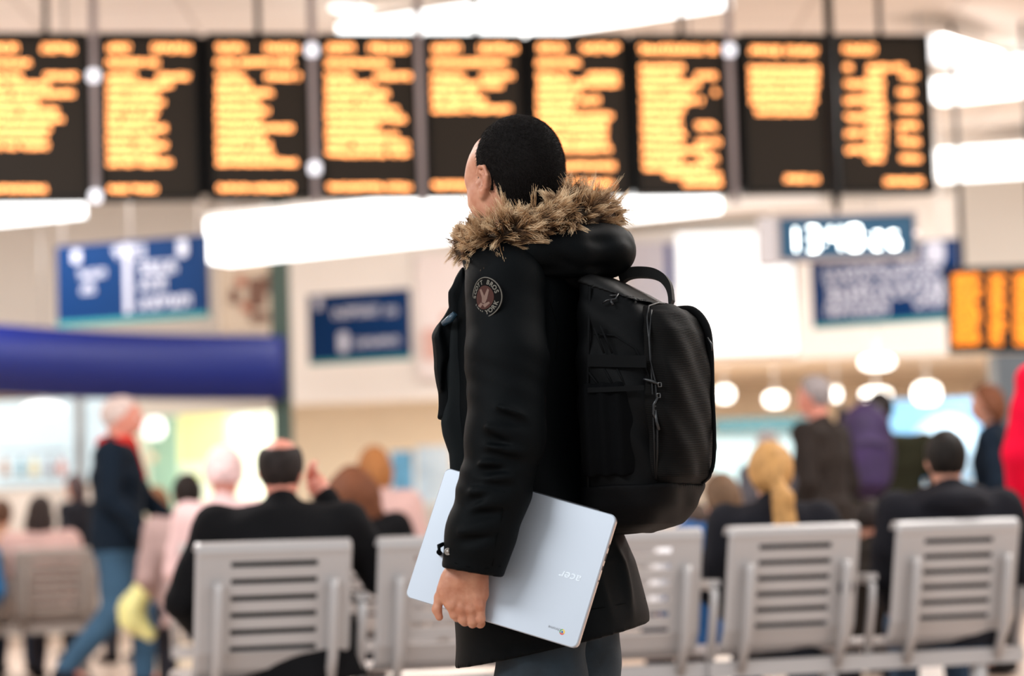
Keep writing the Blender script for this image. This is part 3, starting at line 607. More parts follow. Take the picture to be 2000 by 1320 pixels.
# ================================================================== background people
M_skin = mat('skin', (.55, .27, .19), .5, sss=.15)
M_skinp = mat('skin_flushed', (.66, .26, .19), .5)
def person(label, loc_, yaw, pose='sit', skin=None, top=(.01, .01, .012), legs=(.02, .03, .05), hair=(.02, .012, .01), style='short', wide=1., scale=1., ys=1., coat=False, arms=None, head=(0, 0), lean=0., topname='jacket', group=None, hood=False, hem=.45, scarf=None, shoes=(.012, .01, .01), hv=.014):
    J = {}
    if pose == 'sit':
        J = dict(pel=(0, .06, .53), che=(0, -.01+lean*.5, .80), sh=.975, nk=1.04, hd=(0, .03+lean, 1.155), shy=.0+lean*.7)
        J['kn'] = [(-.11, .50, .50), (.11, .50, .50)]; J['an'] = [(-.12, .48, .09), (.12, .48, .09)]; hz = .50
    else:
        J = dict(pel=(0, 0, .95), che=(0, .01+lean*.5, 1.24), sh=1.43, nk=1.50, hd=(0, .03+lean, 1.635), shy=lean*.8); hz = .92
        J['kn'] = [(-.10, .02, .50), (.10, .02, .50)]; J['an'] = [(-.11, 0, .09), (.11, 0, .09)]
        if pose == 'walk': J['kn'] = [(-.09, .12, .50), (.09, .0, .50)]; J['an'] = [(-.09, .10, .10), (.09, -.24, .17)]
    W = .185*wide; shz = J['sh']; sy = J['shy']
    if arms is None:
        arms = ([(-W-.06, sy-.02, shz-.27), (-W+.02, sy+.22, shz-.38)], [(W+.06, sy-.02, shz-.27), (W-.02, sy+.22, shz-.38)]) if pose == 'sit' else ([(-W-.06, sy-.04, shz-.28), (-W-.03, sy+.08, shz-.52)], [(W+.06, sy-.04, shz-.28), (W+.03, sy+.08, shz-.52)])
    S = [(-W, sy, shz), (W, sy, shz)]; px, py, pz = J['pel']
    torso = lambda g: U([loftz([(pz-.12, px, py, .155*wide+g, .115+g), (pz+.02, px, py, .165*wide+g, .12+g), (pz+.2, 0, (py+J['che'][1])/2, .145*wide+g, .105+g), (J['che'][2]+.05, 0, J['che'][1], .175*wide+g, .12+g), (shz-.01, 0, sy, .17*wide+g, .09+g), (shz+.05, 0, sy, .09+g, .07+g)], 0, 2.3),
                       cap((-W*.9, sy, shz-.01), (W*.9, sy, shz-.01), .055+g)], .05)
    def arm(i, g, k=1.): 
        e, wr = arms[i]; return chain([S[i], e, wr], [.055+g, .045+g, (.034+g)*k], .02)
    def leg(i, g): return chain([((-1, 1)[i]*.09, py, hz), J['kn'][i], J['an'][i]], [.085+g, .062+g, .045+g*.8], .03)
    hx, hy, hzz = J['hd']
    HR = rotm(head[0], 0, head[1]); Hm = Matrix(HR.tolist())
    def hp(x, y, z): return tuple(V((hx, hy, hzz)) + Hm @ V((x, y, z)))
    headf = U([ell((hx, hy, hzz+.02), (.076, .094, .098), HR), ell(hp(0, .028, -.05), (.056, .064, .066), HR), ell(hp(0, .098, -.018), (.013, .018, .026), HR), ell(hp(0, .088, -.058), (.022, .012, .010), HR),
               ell(hp(-.077, -.005, -.012), (.010, .019, .031), HR), ell(hp(.077, -.005, -.012), (.010, .019, .031), HR), ell(hp(0, .085, .012), (.05, .012, .009), HR)], .018)
    headf = cut(headf, ell(hp(-.03, .097, -.004), (.014, .012, .008), HR), ell(hp(.03, .097, -.004), (.014, .012, .008), HR))
    neck = cap((0, sy, shz-.02), hp(0, -.015, -.05), .056, .052)
    body = U([headf, neck, torso(-.012), arm(0, -.012), arm(1, -.012), leg(0, -.012), leg(1, -.012)] + [cap(J['an'][i], (J['an'][i][0], J['an'][i][1]+.14, max(.03, J['an'][i][2]-.05-(.10 if pose == 'walk' and i else 0))), .03, .026) for i in (0, 1)], .02)
    rt = bpy.data.objects.new('person', None)
    lo = (-.75, -.75, 0); hi = (.75, .85, shz+.36)
    v1 = sdf_mesh('b', body, lo, hi, hv*1.25, 2, True)
    hands = MB()
    for i in (0, 1):
        e, wr = V(arms[i][0]), V(arms[i][1]); d = (wr-e).normalized(); s = d.orthogonal().normalized(); n = d.cross(s)
        if abs(s.x) > abs(n.x): s, n = n, s
        hands.tube([wr-d*.02, wr+d*.03, wr+d*.085], [.026, .034, .036], 8)
        for k, L in enumerate((.065, .075, .07, .055)):
            a = wr+d*.08+s*(.018*(k-1.5)); hands.tube([a, a+d*L*.55+n*.005, a+d*L*.8+n*.02, a+d*L*.9+n*.035], [.0095, .009, .008, .006], 6)
        a = wr+d*.03+s*.025; hands.tube([a, a+d*.03+s*.022, a+d*.06+s*.026+n*.012], [.012, .011, .008], 6)
    me = np_mesh('person', *v1); n0 = len(me.vertices)
    hm = hands.mesh('h'); me2 = joinm('person', [me, hm]); me2.polygons.foreach_set('use_smooth', [True]*len(me2.polygons))
    o = bpy.data.objects.new('person', me2); C.objects.link(o); me2.materials.append(skin or M_skin)
    o.location = loc_; o.rotation_euler = (0, 0, math.radians(yaw)); o.scale = (scale, scale*ys, scale)
    tag(o, label, 'person', group); bpy.data.objects.remove(rt)
    def add(name, f, m, h=hv, lo_=None, hi_=None):
        me = sdf_mesh(name, f, lo_ or lo, hi_ or hi, h, 2); return link(name, me, m, o, True)
    nm = lambda c, p: mat(p+'_%02d%02d%02d' % tuple(int(99*x) for x in c), c, .9, var=.12, vscale=6, spec=.12)
    tf = [torso(.014), arm(0, .014), arm(1, .014), cap((0, sy-.01, shz+.01), (0, sy-.005, shz+.065), .07, .062)]
    if coat: tf.append(loftz([(pz-hem if pose != 'sit' else pz-.12, 0, py+(.0 if pose != 'sit' else -.02), .22*wide, .16), (pz+.1, 0, py, .19*wide, .145)], 0, 2.3))
    if hood: tf += [ell((0, sy-.09, shz+.02), (.13, .07, .055)), cap((-.10, sy-.02, shz+.04), (.10, sy-.02, shz+.04), .045)]
    tp = U(tf, .035); fold = lambda P: np.sin(P[2]*38+np.sin(P[0]*23)*1.5+P[1]*9)*(.5+.5*np.sin(P[0]*17+P[2]*9))
    add(topname, ripple(tp, .005, fold), nm(top, 'cloth'))
    add('trousers', ripple(U([leg(0, .012), leg(1, .012), loftz([(pz-.13, 0, py, .165*wide, .125), (pz+.08, 0, py, .155*wide, .115)])], .03), .003, fold), nm(legs, 'cloth'))
    sh = []
    for i in (0, 1):
        a = J['an'][i]; up = .12 if (pose == 'walk' and i == 1) else 0
        sh.append(U([cap((a[0], a[1]-.03, max(.045, a[2]-.05)), (a[0], a[1]+.16, max(.035, a[2]-.055-up)), .046, .038), cap(a, (a[0], a[1], a[2]-.04), .045)], .03))
    for s_ in sh: add('shoe', s_, nm(shoes, 'shoe'), .014)
    H = lambda r, c=(0, 0, 0): ell(hp(*c), r, HR)
    def facecut(zlow=-.03, yf=.055): return inter(half(hp(0, yf, 0), tuple(-(Hm @ V((0, 1, 0))))), half(hp(0, 0, .062), tuple(Hm @ V((0, .45, 1)))))
    hb = H((.084, .102, .106), (0, -.004, .026)); hf = None
    front = half(hp(0, .050, .055), tuple(Hm @ V((0, 1.0, -.62)).normalized()))   # positive in front of the hairline
    low = half(hp(0, 0, -.075), tuple(Hm @ V((0, .5, -1)).normalized()))
    if style == 'short': hf = inter(hb, front, low)
    elif style == 'bald': hf = inter(hb, front, low, half(hp(0, 0, .086), tuple(Hm @ V((0, -.1, 1)).normalized())))
    elif style == 'long': hf = inter(U([hb, H((.095, .085, .15), (0, -.035, -.07)), chain([hp(-.06, -.02, -.05), hp(-.075, -.02, -.16), hp(-.07, -.03, -.24)], [.04, .045, .025]), chain([hp(.06, -.02, -.05), hp(.075, -.02, -.16), hp(.07, -.03, -.24)], [.04, .045, .025])], .03), front)
    elif style == 'pony': hf = U([inter(H((.092, .108, .115), (0, -.008, .02)), front, low), H((.045, .03, .045), (0, -.10, -.01)), chain([hp(.01, -.115, -.03), hp(.03, -.135, -.10), hp(.035, -.125, -.22), hp(.03, -.12, -.34)], [.026, .042, .05, .022], .02)], .02)
    elif style == 'big': hf = inter(U([hb, H((.15, .12, .14), (0, -.03, -.04)), H((.17, .10, .09), (0, -.03, -.13))], .04), front)
    elif style == 'bob': hf = inter(U([hb, H((.10, .10, .11), (0, -.02, -.03))], .03), front)
    elif style == 'cap': hf = inter(H((.098, .115, .125), (0, -.006, .035)), half(hp(0, .06, -.0), tuple(Hm @ V((0, 1, -.4)).normalized())), half(hp(0, 0, -.03), (0, 0, -1)))
    lo2 = (hx-.2, hy-.25, hzz-.45); hi2 = (hx+.2, hy+.2, hzz+.2)
    strand = lambda P: np.sin(P[0]*150+np.sin(P[2]*30)*2)*np.sin(P[1]*130)
    add('hair' if style != 'cap' else 'hat', ripple(hf, .003, strand), mat('hair_%02d%02d%02d' % tuple(int(99*x) for x in hair), hair, .65, var=.3, vscale=30, spec=.2), .009, lo2, hi2)
    if scarf: add('scarf', U([cap((-.05, sy+.03, shz+.055), (.05, sy+.03, shz+.055), .04), cap((0, sy-.05, shz+.055), (0, sy+.05, shz+.055), .05), cap((0, sy+.08, shz+.02), (.02, sy+.12, shz-.15), .03)], .03), nm(scarf, 'cloth'), .01)
    for s in (-1, 1):
        MB().ball(hp(s*.03, .082, -.003), .0125, 8).build('eye', mat('eye_white', (.7, .68, .66), .2), o, True)
    return o
def seatpos(p, k=.13): return (p.x, p.y+k, 0)
def ppx(px, D): q = at(px, 1050, D); return (q.x, D, 0)
# nearest row
person('balding man in a black coat on the nearest bench at left, hand at his ear', (seatpos(CH[0])[0]+.03, seatpos(CH[0])[1], 0), 3, 'sit', M_skinp, (.006, .006, .007), (.01, .01, .012), (.018, .013, .012), 'bald', 1.32, 1.0, coat=True, arms=([(-.36, -.02, .70), (-.30, .2, .58)], [(.34, .06, .76), (.16, .11, 1.05)]), head=(0, -6), topname='coat')
o_ = person('blonde woman with a ponytail seated on the nearest bench right of the backpack', (seatpos(CH[3])[0]-.035, seatpos(CH[3])[1], 0), -4, 'sit', M_skin, (.012, .012, .016), (.03, .05, .09), (.46, .25, .09), 'pony', 1.05, .955, head=(0, 4))
person('dark-haired man in a hooded black jacket on the nearest bench at right', (seatpos(CH[4])[0]+.03, seatpos(CH[4])[1], 0), 2, 'sit', M_skin, (.013, .014, .018), (.04, .07, .12), (.008, .006, .005), 'short', 1.22, .985, hood=True)
# second row and around
person('brown-haired woman in black low behind the bench, beside the man on the phone', ppx(690, 12.35), 5, 'sit', M_skin, (.008, .008, .01), (.02, .02, .03), (.13, .045, .02), 'big', 1.25, 1.0)
person('person with dark hair seated between the pale-haired woman and the walking man', ppx(368, 14.2), 10, 'sit', M_skin, (.35, .25, .24), (.03, .03, .04), (.012, .008, .007), 'short', 1.0, 1.03)
person('person in a pale pink knit hat behind the balding man\'s left shoulder', ppx(437, 13.0), -10, 'sit', M_skinp, (.6, .42, .42), (.05, .05, .06), (.72, .52, .52), 'cap', 1.0, 1.09)
person('ginger-haired woman in a pale pink top beyond the brown-haired woman', ppx(737, 15.2), 20, 'sit', M_skin, (.62, .42, .40), (.08, .08, .1), (.36, .15, .05), 'bob', 1.0, 1.16)
person('dark figure seated just right of the man with raised hand', ppx(632, 16), -10, 'sit', M_skin, (.30, .2, .17), (.02, .02, .03), (.03, .02, .018), 'short', .95, 1.0)
person('person with brown hair and ochre top at the far left edge', ppx(0, 17.2), 0, 'sit', M_skin, (.50, .30, .2), (.03, .05, .09), (.10, .05, .03), 'short', .8, .99)
person('dark-haired woman in a pale pink top on the taupe bench', ppx(78, 16.4), 0, 'sit', M_skin, (.60, .40, .37), (.03, .03, .04), (.025, .014, .011), 'long', 1.12, .99)
person('person in blue at the left edge on the taupe bench', ppx(-72, 15.9), 0, 'sit', M_skin, (.03, .14, .32), (.01, .01, .012), (.05, .03, .02), 'short', 1.0, .92)
person('person in dark clothes standing left of the walking man by the kiosk', ppx(152, 20), 60, 'stand', M_skin, (.012, .012, .013), (.012, .012, .015), (.05, .03, .03), 'long', .95, .86)
person('person in a camel top just behind the walking man\'s elbow', ppx(310, 18.5), 40, 'sit', M_skin, (.45, .28, .16), (.03, .03, .04), (.20, .09, .04), 'long', 1.0, 1.06)
person('man with white hair walking in a dark jacket, red scarf and blue jeans', ppx(230, 15.0), -90, 'walk', M_skinp, (.006, .012, .022), (.045, .10, .17), (.55, .45, .42), 'short', 1.2, 1.04, ys=1.25, scarf=(.55, .03, .02), arms=([(-.27, .08, 1.17), (-.24, .26, .98)], [(.27, -.0, 1.16), (.24, .16, .93)]), shoes=(.01, .012, .02))
# yellow bag
yb = empty('shopping_bag', 'yellow-green plastic bag swinging below the walking man\'s hand', 'bag', tuple(at(285, 1150, 14.5)))
q = [at(322, 1090, 14.4), at(290, 1140, 14.4), at(258, 1188, 14.4), at(262, 1212, 14.4), at(292, 1238, 14.4)]
fb = ripple(chain([tuple(p) for p in q], [.05, .065, .075, .075, .04], .04), .008, lambda P: np.sin(P[0]*60+P[2]*40)*np.sin(P[2]*55+P[1]*30))
mn = [min(p[i] for p in q)-.2 for i in range(3)]; mx = [max(p[i] for p in q)+.2 for i in range(3)]
link('sack', sdf_mesh('sack', fb, mn, mx, .012), mat('yellow_plastic', (.75, .72, .30), .4, var=.25, vscale=6), yb)
for s in (-.02, .02): MB().tube([q[0]+V((s, 0, .02)), q[0]+V((s-.04, .1, .08)), at(284, 1062, 14.75)+V((s*.5, 0, 0))], .008, 6).build('handle', mat('yellow_plastic', (.8, .8, .3)), yb)
# right-hand side
person('grey-haired man standing in a dark brown coat, face turned to the left', ppx(1612, 13.6), 62, 'stand', M_skinp, (.022, .017, .015), (.012, .012, .015), (.25, .22, .22), 'short', 1.45, .99, coat=True, topname='coat')
pb = person('person in an olive coat standing with a purple backpack', ppx(1732, 14.6), 8, 'stand', M_skin, (.022, .022, .012), (.02, .016, .014), (.014, .012, .012), 'short', 1.5, .965, coat=True, topname='coat')
def backpack_small():
    c = at(1692, 880, 14.28); R = rotm(0, 0, 10)
    f = U([ell(c, (.17, .12, .29), R), rbox(c, (.14, .085, .24), .085, R), rbox(c+V((.0, -.09, -.08)), (.115, .05, .15), .045, R)], .03)
    b = empty('backpack', 'purple backpack worn by the person in the olive coat', 'backpack', tuple(c))
    link('bag_body', sdf_mesh('bag_body', f, c-V((.3, .3, .4)), c+V((.3, .3, .4)), .013), mat('purple_nylon', (.030, .012, .07), .7, var=.35, vscale=8), b)
    for s in (-1, 1): MB().tube([c+V((s*.09, .08, .2)), c+V((s*.11, .2, .27)), c+V((s*.12, .34, .12)), c+V((s*.13, .14, -.2))], .02, 8).build('shoulder_strap', mat('black_nylon', (.01, .01, .011), .7), b)
    MB().tube([c+V((-.04, .0, .26)), c+V((-.03, .0, .31)), c+V((.03, .0, .31)), c+V((.04, .0, .26))], .01, 6).build('handle', mat('black_nylon', (.01, .01, .011), .7), b)
    b2 = MB().tube([c+V((-.09, -.145, .02)), c+V((0, -.155, .05)), c+V((.09, -.145, .02))], .006, 6); b2.build('zipper', mat('black_nylon', (.01, .01, .011), .7), b)
backpack_small()
person('person with grey hair standing behind the blonde woman\'s head', ppx(1508, 17), 15, 'stand', M_skin, (.10, .10, .12), (.03, .03, .04), (.36, .32, .32), 'bob', 1.0, .90)
person('person in a navy coat seated left of the blonde woman', ppx(1418, 11.0), 30, 'sit', M_skin, (.02, .075, .20), (.02, .02, .03), (.12, .07, .04), 'bob', 1.3, .90)
person('person in a white top low behind the backpack\'s lower corner', ppx(1365, 11.4), 10, 'sit', M_skin, (.75, .75, .78), (.02, .02, .03), (.06, .04, .03), 'short', 1.1, .80)
person('brown-haired woman standing in a dark navy coat near the right edge', ppx(1950, 14.2), 70, 'stand', M_skin, (.008, .016, .026), (.015, .012, .01), (.13, .045, .02), 'bob', 1.0, .965, coat=True, topname='coat')
person('person in a bright red coat cut off by the right edge', ppx(2132, 10.5), 0, 'stand', M_skin, (.80, .005, .04), (.015, .012, .01), (.80, .005, .04), 'cap', 1.12, 1.055, coat=True, hem=.20, topname='coat', arms=([(-.30, -.05, 1.12), (-.27, .08, .92)], [(.27, -.04, 1.15), (.25, .08, .9)]))
person('person in a dark jacket and hat seated between the olive coat and dark hair', ppx(1700, 11.8), -5, 'sit', M_skin, (.016, .012, .01), (.02, .02, .02), (.012, .01, .01), 'cap', 1.3, .78)
# ================================================================== the standing man
Y0 = 5.0
def P(px, py, dy=0.): return at(px, py, Y0+dy)
def T(px, py, dy=0.): return tuple(P(px, py, dy))
PX = 1/944.
M_jk = mat('black_parka_cotton', (.0010, .0017, .0022), .62, bump=.3, bscale=900, var=.12, vscale=9, spec=.075)
M_jk2 = mat('black_lining', (.0015, .002, .002), .8, spec=.05)
YAW = math.radians(20)
cosy, siny = math.cos(YAW), math.sin(YAW)
Fw = V((-cosy, siny, 0)); Lf = V((-siny, -cosy, 0)); Bk = -Fw
def tors(rows):
    out = []
    for py, xl, xr, b in rows:
        c = P((xl+xr)/2, py, 0); w_ = (xr-xl)/2*PX; a = math.sqrt(max((w_*w_-(b*siny)**2)/cosy**2, .004)); out.append((c.z, c.x, c.y, a, b))
    return out
# local x axis of loftz with yaw -20deg = back direction
rows = [(470, 950, 1085, .085), (500, 935, 1125, .135), (535, 905, 1150, .185), (600, 888, 1160, .195), (700, 880, 1162, .19), (800, 882, 1160, .185), (900, 884, 1165, .18), (1000, 886, 1195, .185),
        (1100, 888, 1236, .19), (1200, 892, 1262, .20), (1260, 894, 1268, .205), (1330, 894, 1272, .21)]
torso = loftz(tors(rows), -YAW, 2.3)
hemp = P(1085, 1262, -.12); nh = (V((-1, 0, 0))*.215+V((0, 0, -1))).normalized()   # hem drops toward the front
hem = half(T(905, 1300, 0), (.20, .0, -1))
SH = T(985, 568, -.185); slv = [SH, T(990, 700, -.235), T(988, 850, -.27), T(965, 960, -.285), T(938, 1045, -.29), T(924, 1112, -.285)]
sr = [.078, .080, .076, .069, .0655, .0615]
sleeve = chain(slv, sr, .02)
cuffax = V(slv[5])-V(slv[4]); cuffax.normalize()
cut_end = half(tuple(V(T(921, 1118, -.29))), (-.20, 0, -1))
def gauss(P_, p, s): q = sub(P_, p); return np.exp(-(q[0]**2+q[1]**2+q[2]**2)/(2*s*s))
def fold_line(P_, p0, p1, wdt):
    p0 = np.array(p0, 'f4'); p1 = np.array(p1, 'f4'); d = p1-p0; L = float(d@d); q = sub(P_, p0); t = np.clip((q[0]*d[0]+q[1]*d[1]+q[2]*d[2])/L, 0, 1)
    r2 = (q[0]-t*d[0])**2+(q[1]-t*d[1])**2+(q[2]-t*d[2])**2; return np.exp(-r2/(2*wdt*wdt))*(.4+.6*np.sin(np.pi*np.clip(t, 0, 1)))
folds = [((912, 790), (1050, 835)), ((915, 838), (990, 866)), ((918, 880), (1035, 905)), ((905, 925), (985, 915)), ((1060, 800), (1000, 770)), ((1064, 690), (1010, 720)), ((890, 985), (960, 968)),
         ((905, 1010), (985, 995)), ((880, 1060), (965, 1045)), ((1075, 570), (1000, 540)), ((1070, 640), (1030, 600)), ((1040, 620), (1068, 760)), ((930, 640), (925, 780)), ((1020, 950), (930, 945))]
FL = [(T(a[0], a[1], -.36), T(b[0], b[1], -.345)) for a, b in folds]
def sleeve_f(P_):
    d = sleeve(P_)
    for i, (a, b) in enumerate(FL): d = d + ((.020 if i < 5 else .012)*(fold_line(P_, a, b, .0075)-.75*fold_line(P_, (a[0], a[1], a[2]+.016), (b[0], b[1], b[2]+.014), .008)))
    z = P_[2]; d = d + .0012*np.sin(z*95+P_[0]*60+np.sin(z*31)*2)*np.exp(-((z-(CAMZ+.18))/.22)**2)
    return np.maximum(d, cut_end(P_))
inner = off(chain(slv[3:], [r-.012 for r in sr[3:]], 0), 0)
openc = inter(cap(slv[4], tuple(V(slv[5])+cuffax*.1), .048, .048), half(tuple(V(slv[5])-cuffax*.035), tuple(-cuffax)))
SHr = tuple(V(T(1035, 560, 0))-Lf*.185); er = tuple(V(T(1045, 850, 0))-Lf*.25); wr_ = tuple(V(T(1000, 1085, 0))-Lf*.24+Fw*.06)
rsleeve = chain([SHr, er, wr_], [.078, .072, .06], .02)
flap = [T(902, 535, -.14), T(886, 580, -.13), T(872, 645, -.10), T(866, 700, -.09), T(869, 770, -.08), T(872, 818, -.08)]
tf_folds = [(T(1100, 1000, -.19), T(1190, 1180, -.2)), (T(1215, 1060, -.1), T(1245, 1190, -.12)), (T(1170, 1060, -.18), T(1205, 1200, -.18)), (T(960, 1240, -.2), T(1100, 1215, -.2)), (T(1085, 560, -.2), T(1130, 700, -.2)), (T(1095, 740, -.2), T(1100, 950, -.2))]
def torso_f(P_):
    d = torso(P_)
    for a, b in tf_folds: d = d - .010*fold_line(P_, a, b, .014)
    d = d + .0035*np.sin(P_[0]*34+np.sin(P_[2]*9)*2.2)*np.clip((CAMZ-P_[2])/.2, 0, 1)
    d = d - .006*np.exp(-((P_[2]-(P(1240, 1200, 0).z+.20*(P_[0]-P(1240, 1200, 0).x)*-1))/.007)**2)*0
    return np.maximum(d, hem(P_))
jacket = U([torso_f, sleeve_f, rsleeve, chain([T(950, 500, -.16), T(985, 545, -.19)], [.05, .075], .02)], .022)
tin = lambda P_: torso(P_)+.02
undercut = lambda P_: np.maximum(tin(P_), P_[2]-(P(1085, 1150, 0).z))
jacket = cut(jacket, openc, undercut, inter(cap(T(1020, 500, 0), T(1020, 380, 0), .068), half(T(1020, 520, 0), (0, 0, -1))))
lo = (P(840, 1000).x-.06, Y0-.42, P(1000, 1330).z-.02); hi = (P(1290, 1000).x+.05, Y0+.38, P(1000, 455).z)
man = bpy.data.objects.new('person', None)
# ---- body: head, neck, hand, limbs
HC = V(P(1006, 333, 0)); HYAW = math.radians(-40)   # facing direction: -x turned toward +y
Hf = V((-math.cos(math.radians(52)), math.sin(math.radians(52)), 0)); tilt = math.radians(9)
Hl = V((-Hf.y, Hf.x, 0))            # to his left
Hfw = (Hf*math.cos(tilt)+V((0, 0, 1))*math.sin(tilt)).normalized(); Hup = Hfw.cross(Hl).normalized()
if Hup.z < 0: Hup = -Hup
HRm = np.array(((Hl.x, Hfw.x, Hup.x), (Hl.y, Hfw.y, Hup.y), (Hl.z, Hfw.z, Hup.z)))   # local x = left, y = forward, z = up
Hm_ = Matrix(HRm.tolist())
def h(x, y, z): return tuple(HC + Hm_ @ V((x, y, z)))
def he(c, r): return ell(h(*c), r, HRm)
SK = dict(c=(0, -.008, .022), r=(.083, .101, .092))
headf = U([he((0, -.008, .022), (.081, .100, .090)), he((0, -.03, -.01), (.076, .080, .078)), he((0, .03, -.05), (.064, .066, .070)), he((0, .058, -.088), (.040, .038, .030)), he((0, .076, .030), (.054, .026, .040)),
           he((.040, .070, -.028), (.030, .026, .028)), he((-.040, .070, -.028), (.030, .026, .028)), he((.055, .060, .000), (.016, .026, .03)), he((-.055, .060, .000), (.016, .026, .03)), he((.058, .02, -.065), (.024, .05, .040)), he((-.058, .02, -.065), (.024, .05, .040))], .022)
headf = U([headf, cap(h(0, .094, .018), h(0, .116, -.028), .010, .014), he((0.012, .106, -.033), (.010, .010, .008)), he((-0.012, .106, -.033), (.010, .010, .008)), cap(h(-.045, .088, .022), h(-.015, .097, .022), .008), cap(h(.045, .088, .022), h(.015, .097, .022), .008),
           cap(h(-.018, .094, -.060), h(.018, .094, -.060), .0065), cap(h(-.016, .093, -.068), h(.016, .093, -.068), .0075), he((0, .086, -.092), (.02, .016, .014))], .010)
headf = cut(headf, he((.032, .099, .004), (.014, .012, .0065)), he((-.032, .099, .004), (.014, .012, .0065)), cap(h(-.022, .103, -.064), h(.022, .103, -.064), .0022))
nape = cap(tuple(V(T(1022, 500, 0))), h(0, -.022, -.055), .070, .060)
def ear(s):
    e = U([he((s*.083, -.008, -.030), (.009, .019, .030)), he((s*.081, -.002, -.055), (.008, .011, .013))], .01)
    rim = chain([h(s*.088, .012, -.014), h(s*.091, .004, .001), h(s*.092, -.014, .002), h(s*.092, -.026, -.016), h(s*.090, -.022, -.040), h(s*.086, -.006, -.060)], [.0042]*6, .003)
    rim2 = chain([h(s*.091, .0, -.010), h(s*.091, -.010, -.014), h(s*.090, -.014, -.036)], [.003]*3, .003)
    return U([cut(e, he((s*.095, -.004, -.027), (.012, .012, .020))), rim, rim2, he((s*.087, .009, -.034), (.006, .005, .008))], .005)
face = U([U([headf, nape], .03), ear(1), ear(-1)], .006)
hb0 = (HC.x-.16, HC.y-.16, HC.z-.24); hb1 = (HC.x+.16, HC.y+.17, HC.z+.14)
head_raw = sdf_mesh('h', face, hb0, hb1, .0028, 2, True)
# hand (left, holding the laptop from outside, fingers curled under its lower edge)
hd = -.262
def Hn(px, py, dy=hd): return T(px, py, dy)
palm = U([cap(Hn(926, 1085), Hn(917, 1122), .030, .031), cap(Hn(903, 1105), Hn(898, 1130), .022, .026), rbox(Hn(903, 1148), (.040, .0145, .030), .013, rotm(0, 6, 0)), cap(Hn(876, 1150), Hn(879, 1178), .0125), cap(Hn(892, 1140), Hn(898, 1186), .0135), cap(Hn(916, 1140), Hn(917, 1188), .0135), cap(Hn(934, 1125), Hn(935, 1180), .0125), cap(Hn(940, 1120), Hn(944, 1160), .010), cap(Hn(884, 1120), Hn(866, 1152), .016, .012)], .014)
kn = [((880, 1178), (888, 1200), (893, 1205)), ((899, 1188), (904, 1209), (908, 1213)), ((918, 1190), (922, 1213), (923, 1217)), ((937, 1182), (938, 1208), (938, 1217))]
fingers = []
for i, (a, b, c_) in enumerate(kn):
    r = (.0098, .0102, .0098, .0100)[i]
    fingers.append(chain([Hn(*a, hd-.003), Hn(b[0], b[1], hd-.001), Hn(c_[0], c_[1], hd+.022), Hn(c_[0]-2, c_[1]-6, hd+.055), Hn(c_[0]-3, c_[1]-20, hd+.068)], [r*1.08, r, r*.95, r*.9, r*.8], .003))
fing = U(fingers, .0015)
thumb = chain([Hn(874, 1130, hd+.006), Hn(859, 1166, hd+.010), Hn(853, 1190, hd+.012), Hn(858, 1205, hd+.010)], [.0125, .0102, .0088, .0075], .006)
knob = [ell(Hn(x, y, hd-.012), (.008, .005, .008)) for x, y in ((882, 1182), (900, 1189), (919, 1190), (937, 1182))]
tend = [cap(Hn(a, 1130, hd-.0118), Hn(b, 1180, hd-.0118), .0032) for a, b in ((894, 886), (904, 901), (912, 918), (922, 933))]
hand = U([U([palm]+knob+tend, .006), U([fing, thumb], .0008)], .005)
hand_raw = sdf_mesh('h', hand, tuple(V(Hn(838, 1240))-V((0, .05, 0))), tuple(V(Hn(960, 1070))+V((0, .11, 0))), .0016, 2, True)
# hidden trunk, right arm and legs of the same body
def Lg(s): return [T(1055, 1190, -.085), T(1056, 1330, -.09), (.07, Y0-.10, .48), (.09, Y0-.11, .08)] if s > 0 else [T(1122, 1190, .085), T(1126, 1330, .09), (.15, Y0+.09, .48), (.18, Y0+.10, .08)]
trunk = U([loftz([(r_[0], r_[1], r_[2], max(r_[3]-.05, .05), max(r_[4]-.05, .05)) for r_ in tors(rows[1:10])], -YAW, 2.2), chain([SHr, er, wr_], [.05, .042, .032], .02), chain(slv[:5], [.05, .048, .044, .04, .032], .02), chain(Lg(1), [.08, .07, .05, .042], .02), chain(Lg(-1), [.08, .07, .05, .042], .02), nape], .02)
trunk_raw = sdf_mesh('t', trunk, (-.3, Y0-.42, 0), (.42, Y0+.4, P(1000, 440).z), .014, 2, True)
rh = V(wr_); hd_ = MB(); dd = V((-.15, .02, -1)).normalized(); ss = Fw; nn = dd.cross(ss)
hd_.tube([rh-dd*.02, rh+dd*.04, rh+dd*.09], [.028, .036, .036], 10)
for k, L in enumerate((.062, .07, .075, .065)):
    a = rh+dd*.085+ss*(.019*(k-1.5)); hd_.tube([a, a+dd*L*.5, a+dd*L*.85+nn*.02, a+dd*L*.9+nn*.035], [.010, .0095, .0085, .007], 8)
a = rh+dd*.03+ss*.028; hd_.tube([a, a+dd*.03+ss*.022, a+dd*.06+ss*.026], [.013, .011, .008], 8)
bodyq = joinraw([head_raw, hand_raw, trunk_raw]); bm_ = np_mesh('body', *bodyq); bodym = joinm('person', [bm_, hd_.mesh('rh')]); bodym.polygons.foreach_set('use_smooth', [True]*len(bodym.polygons))
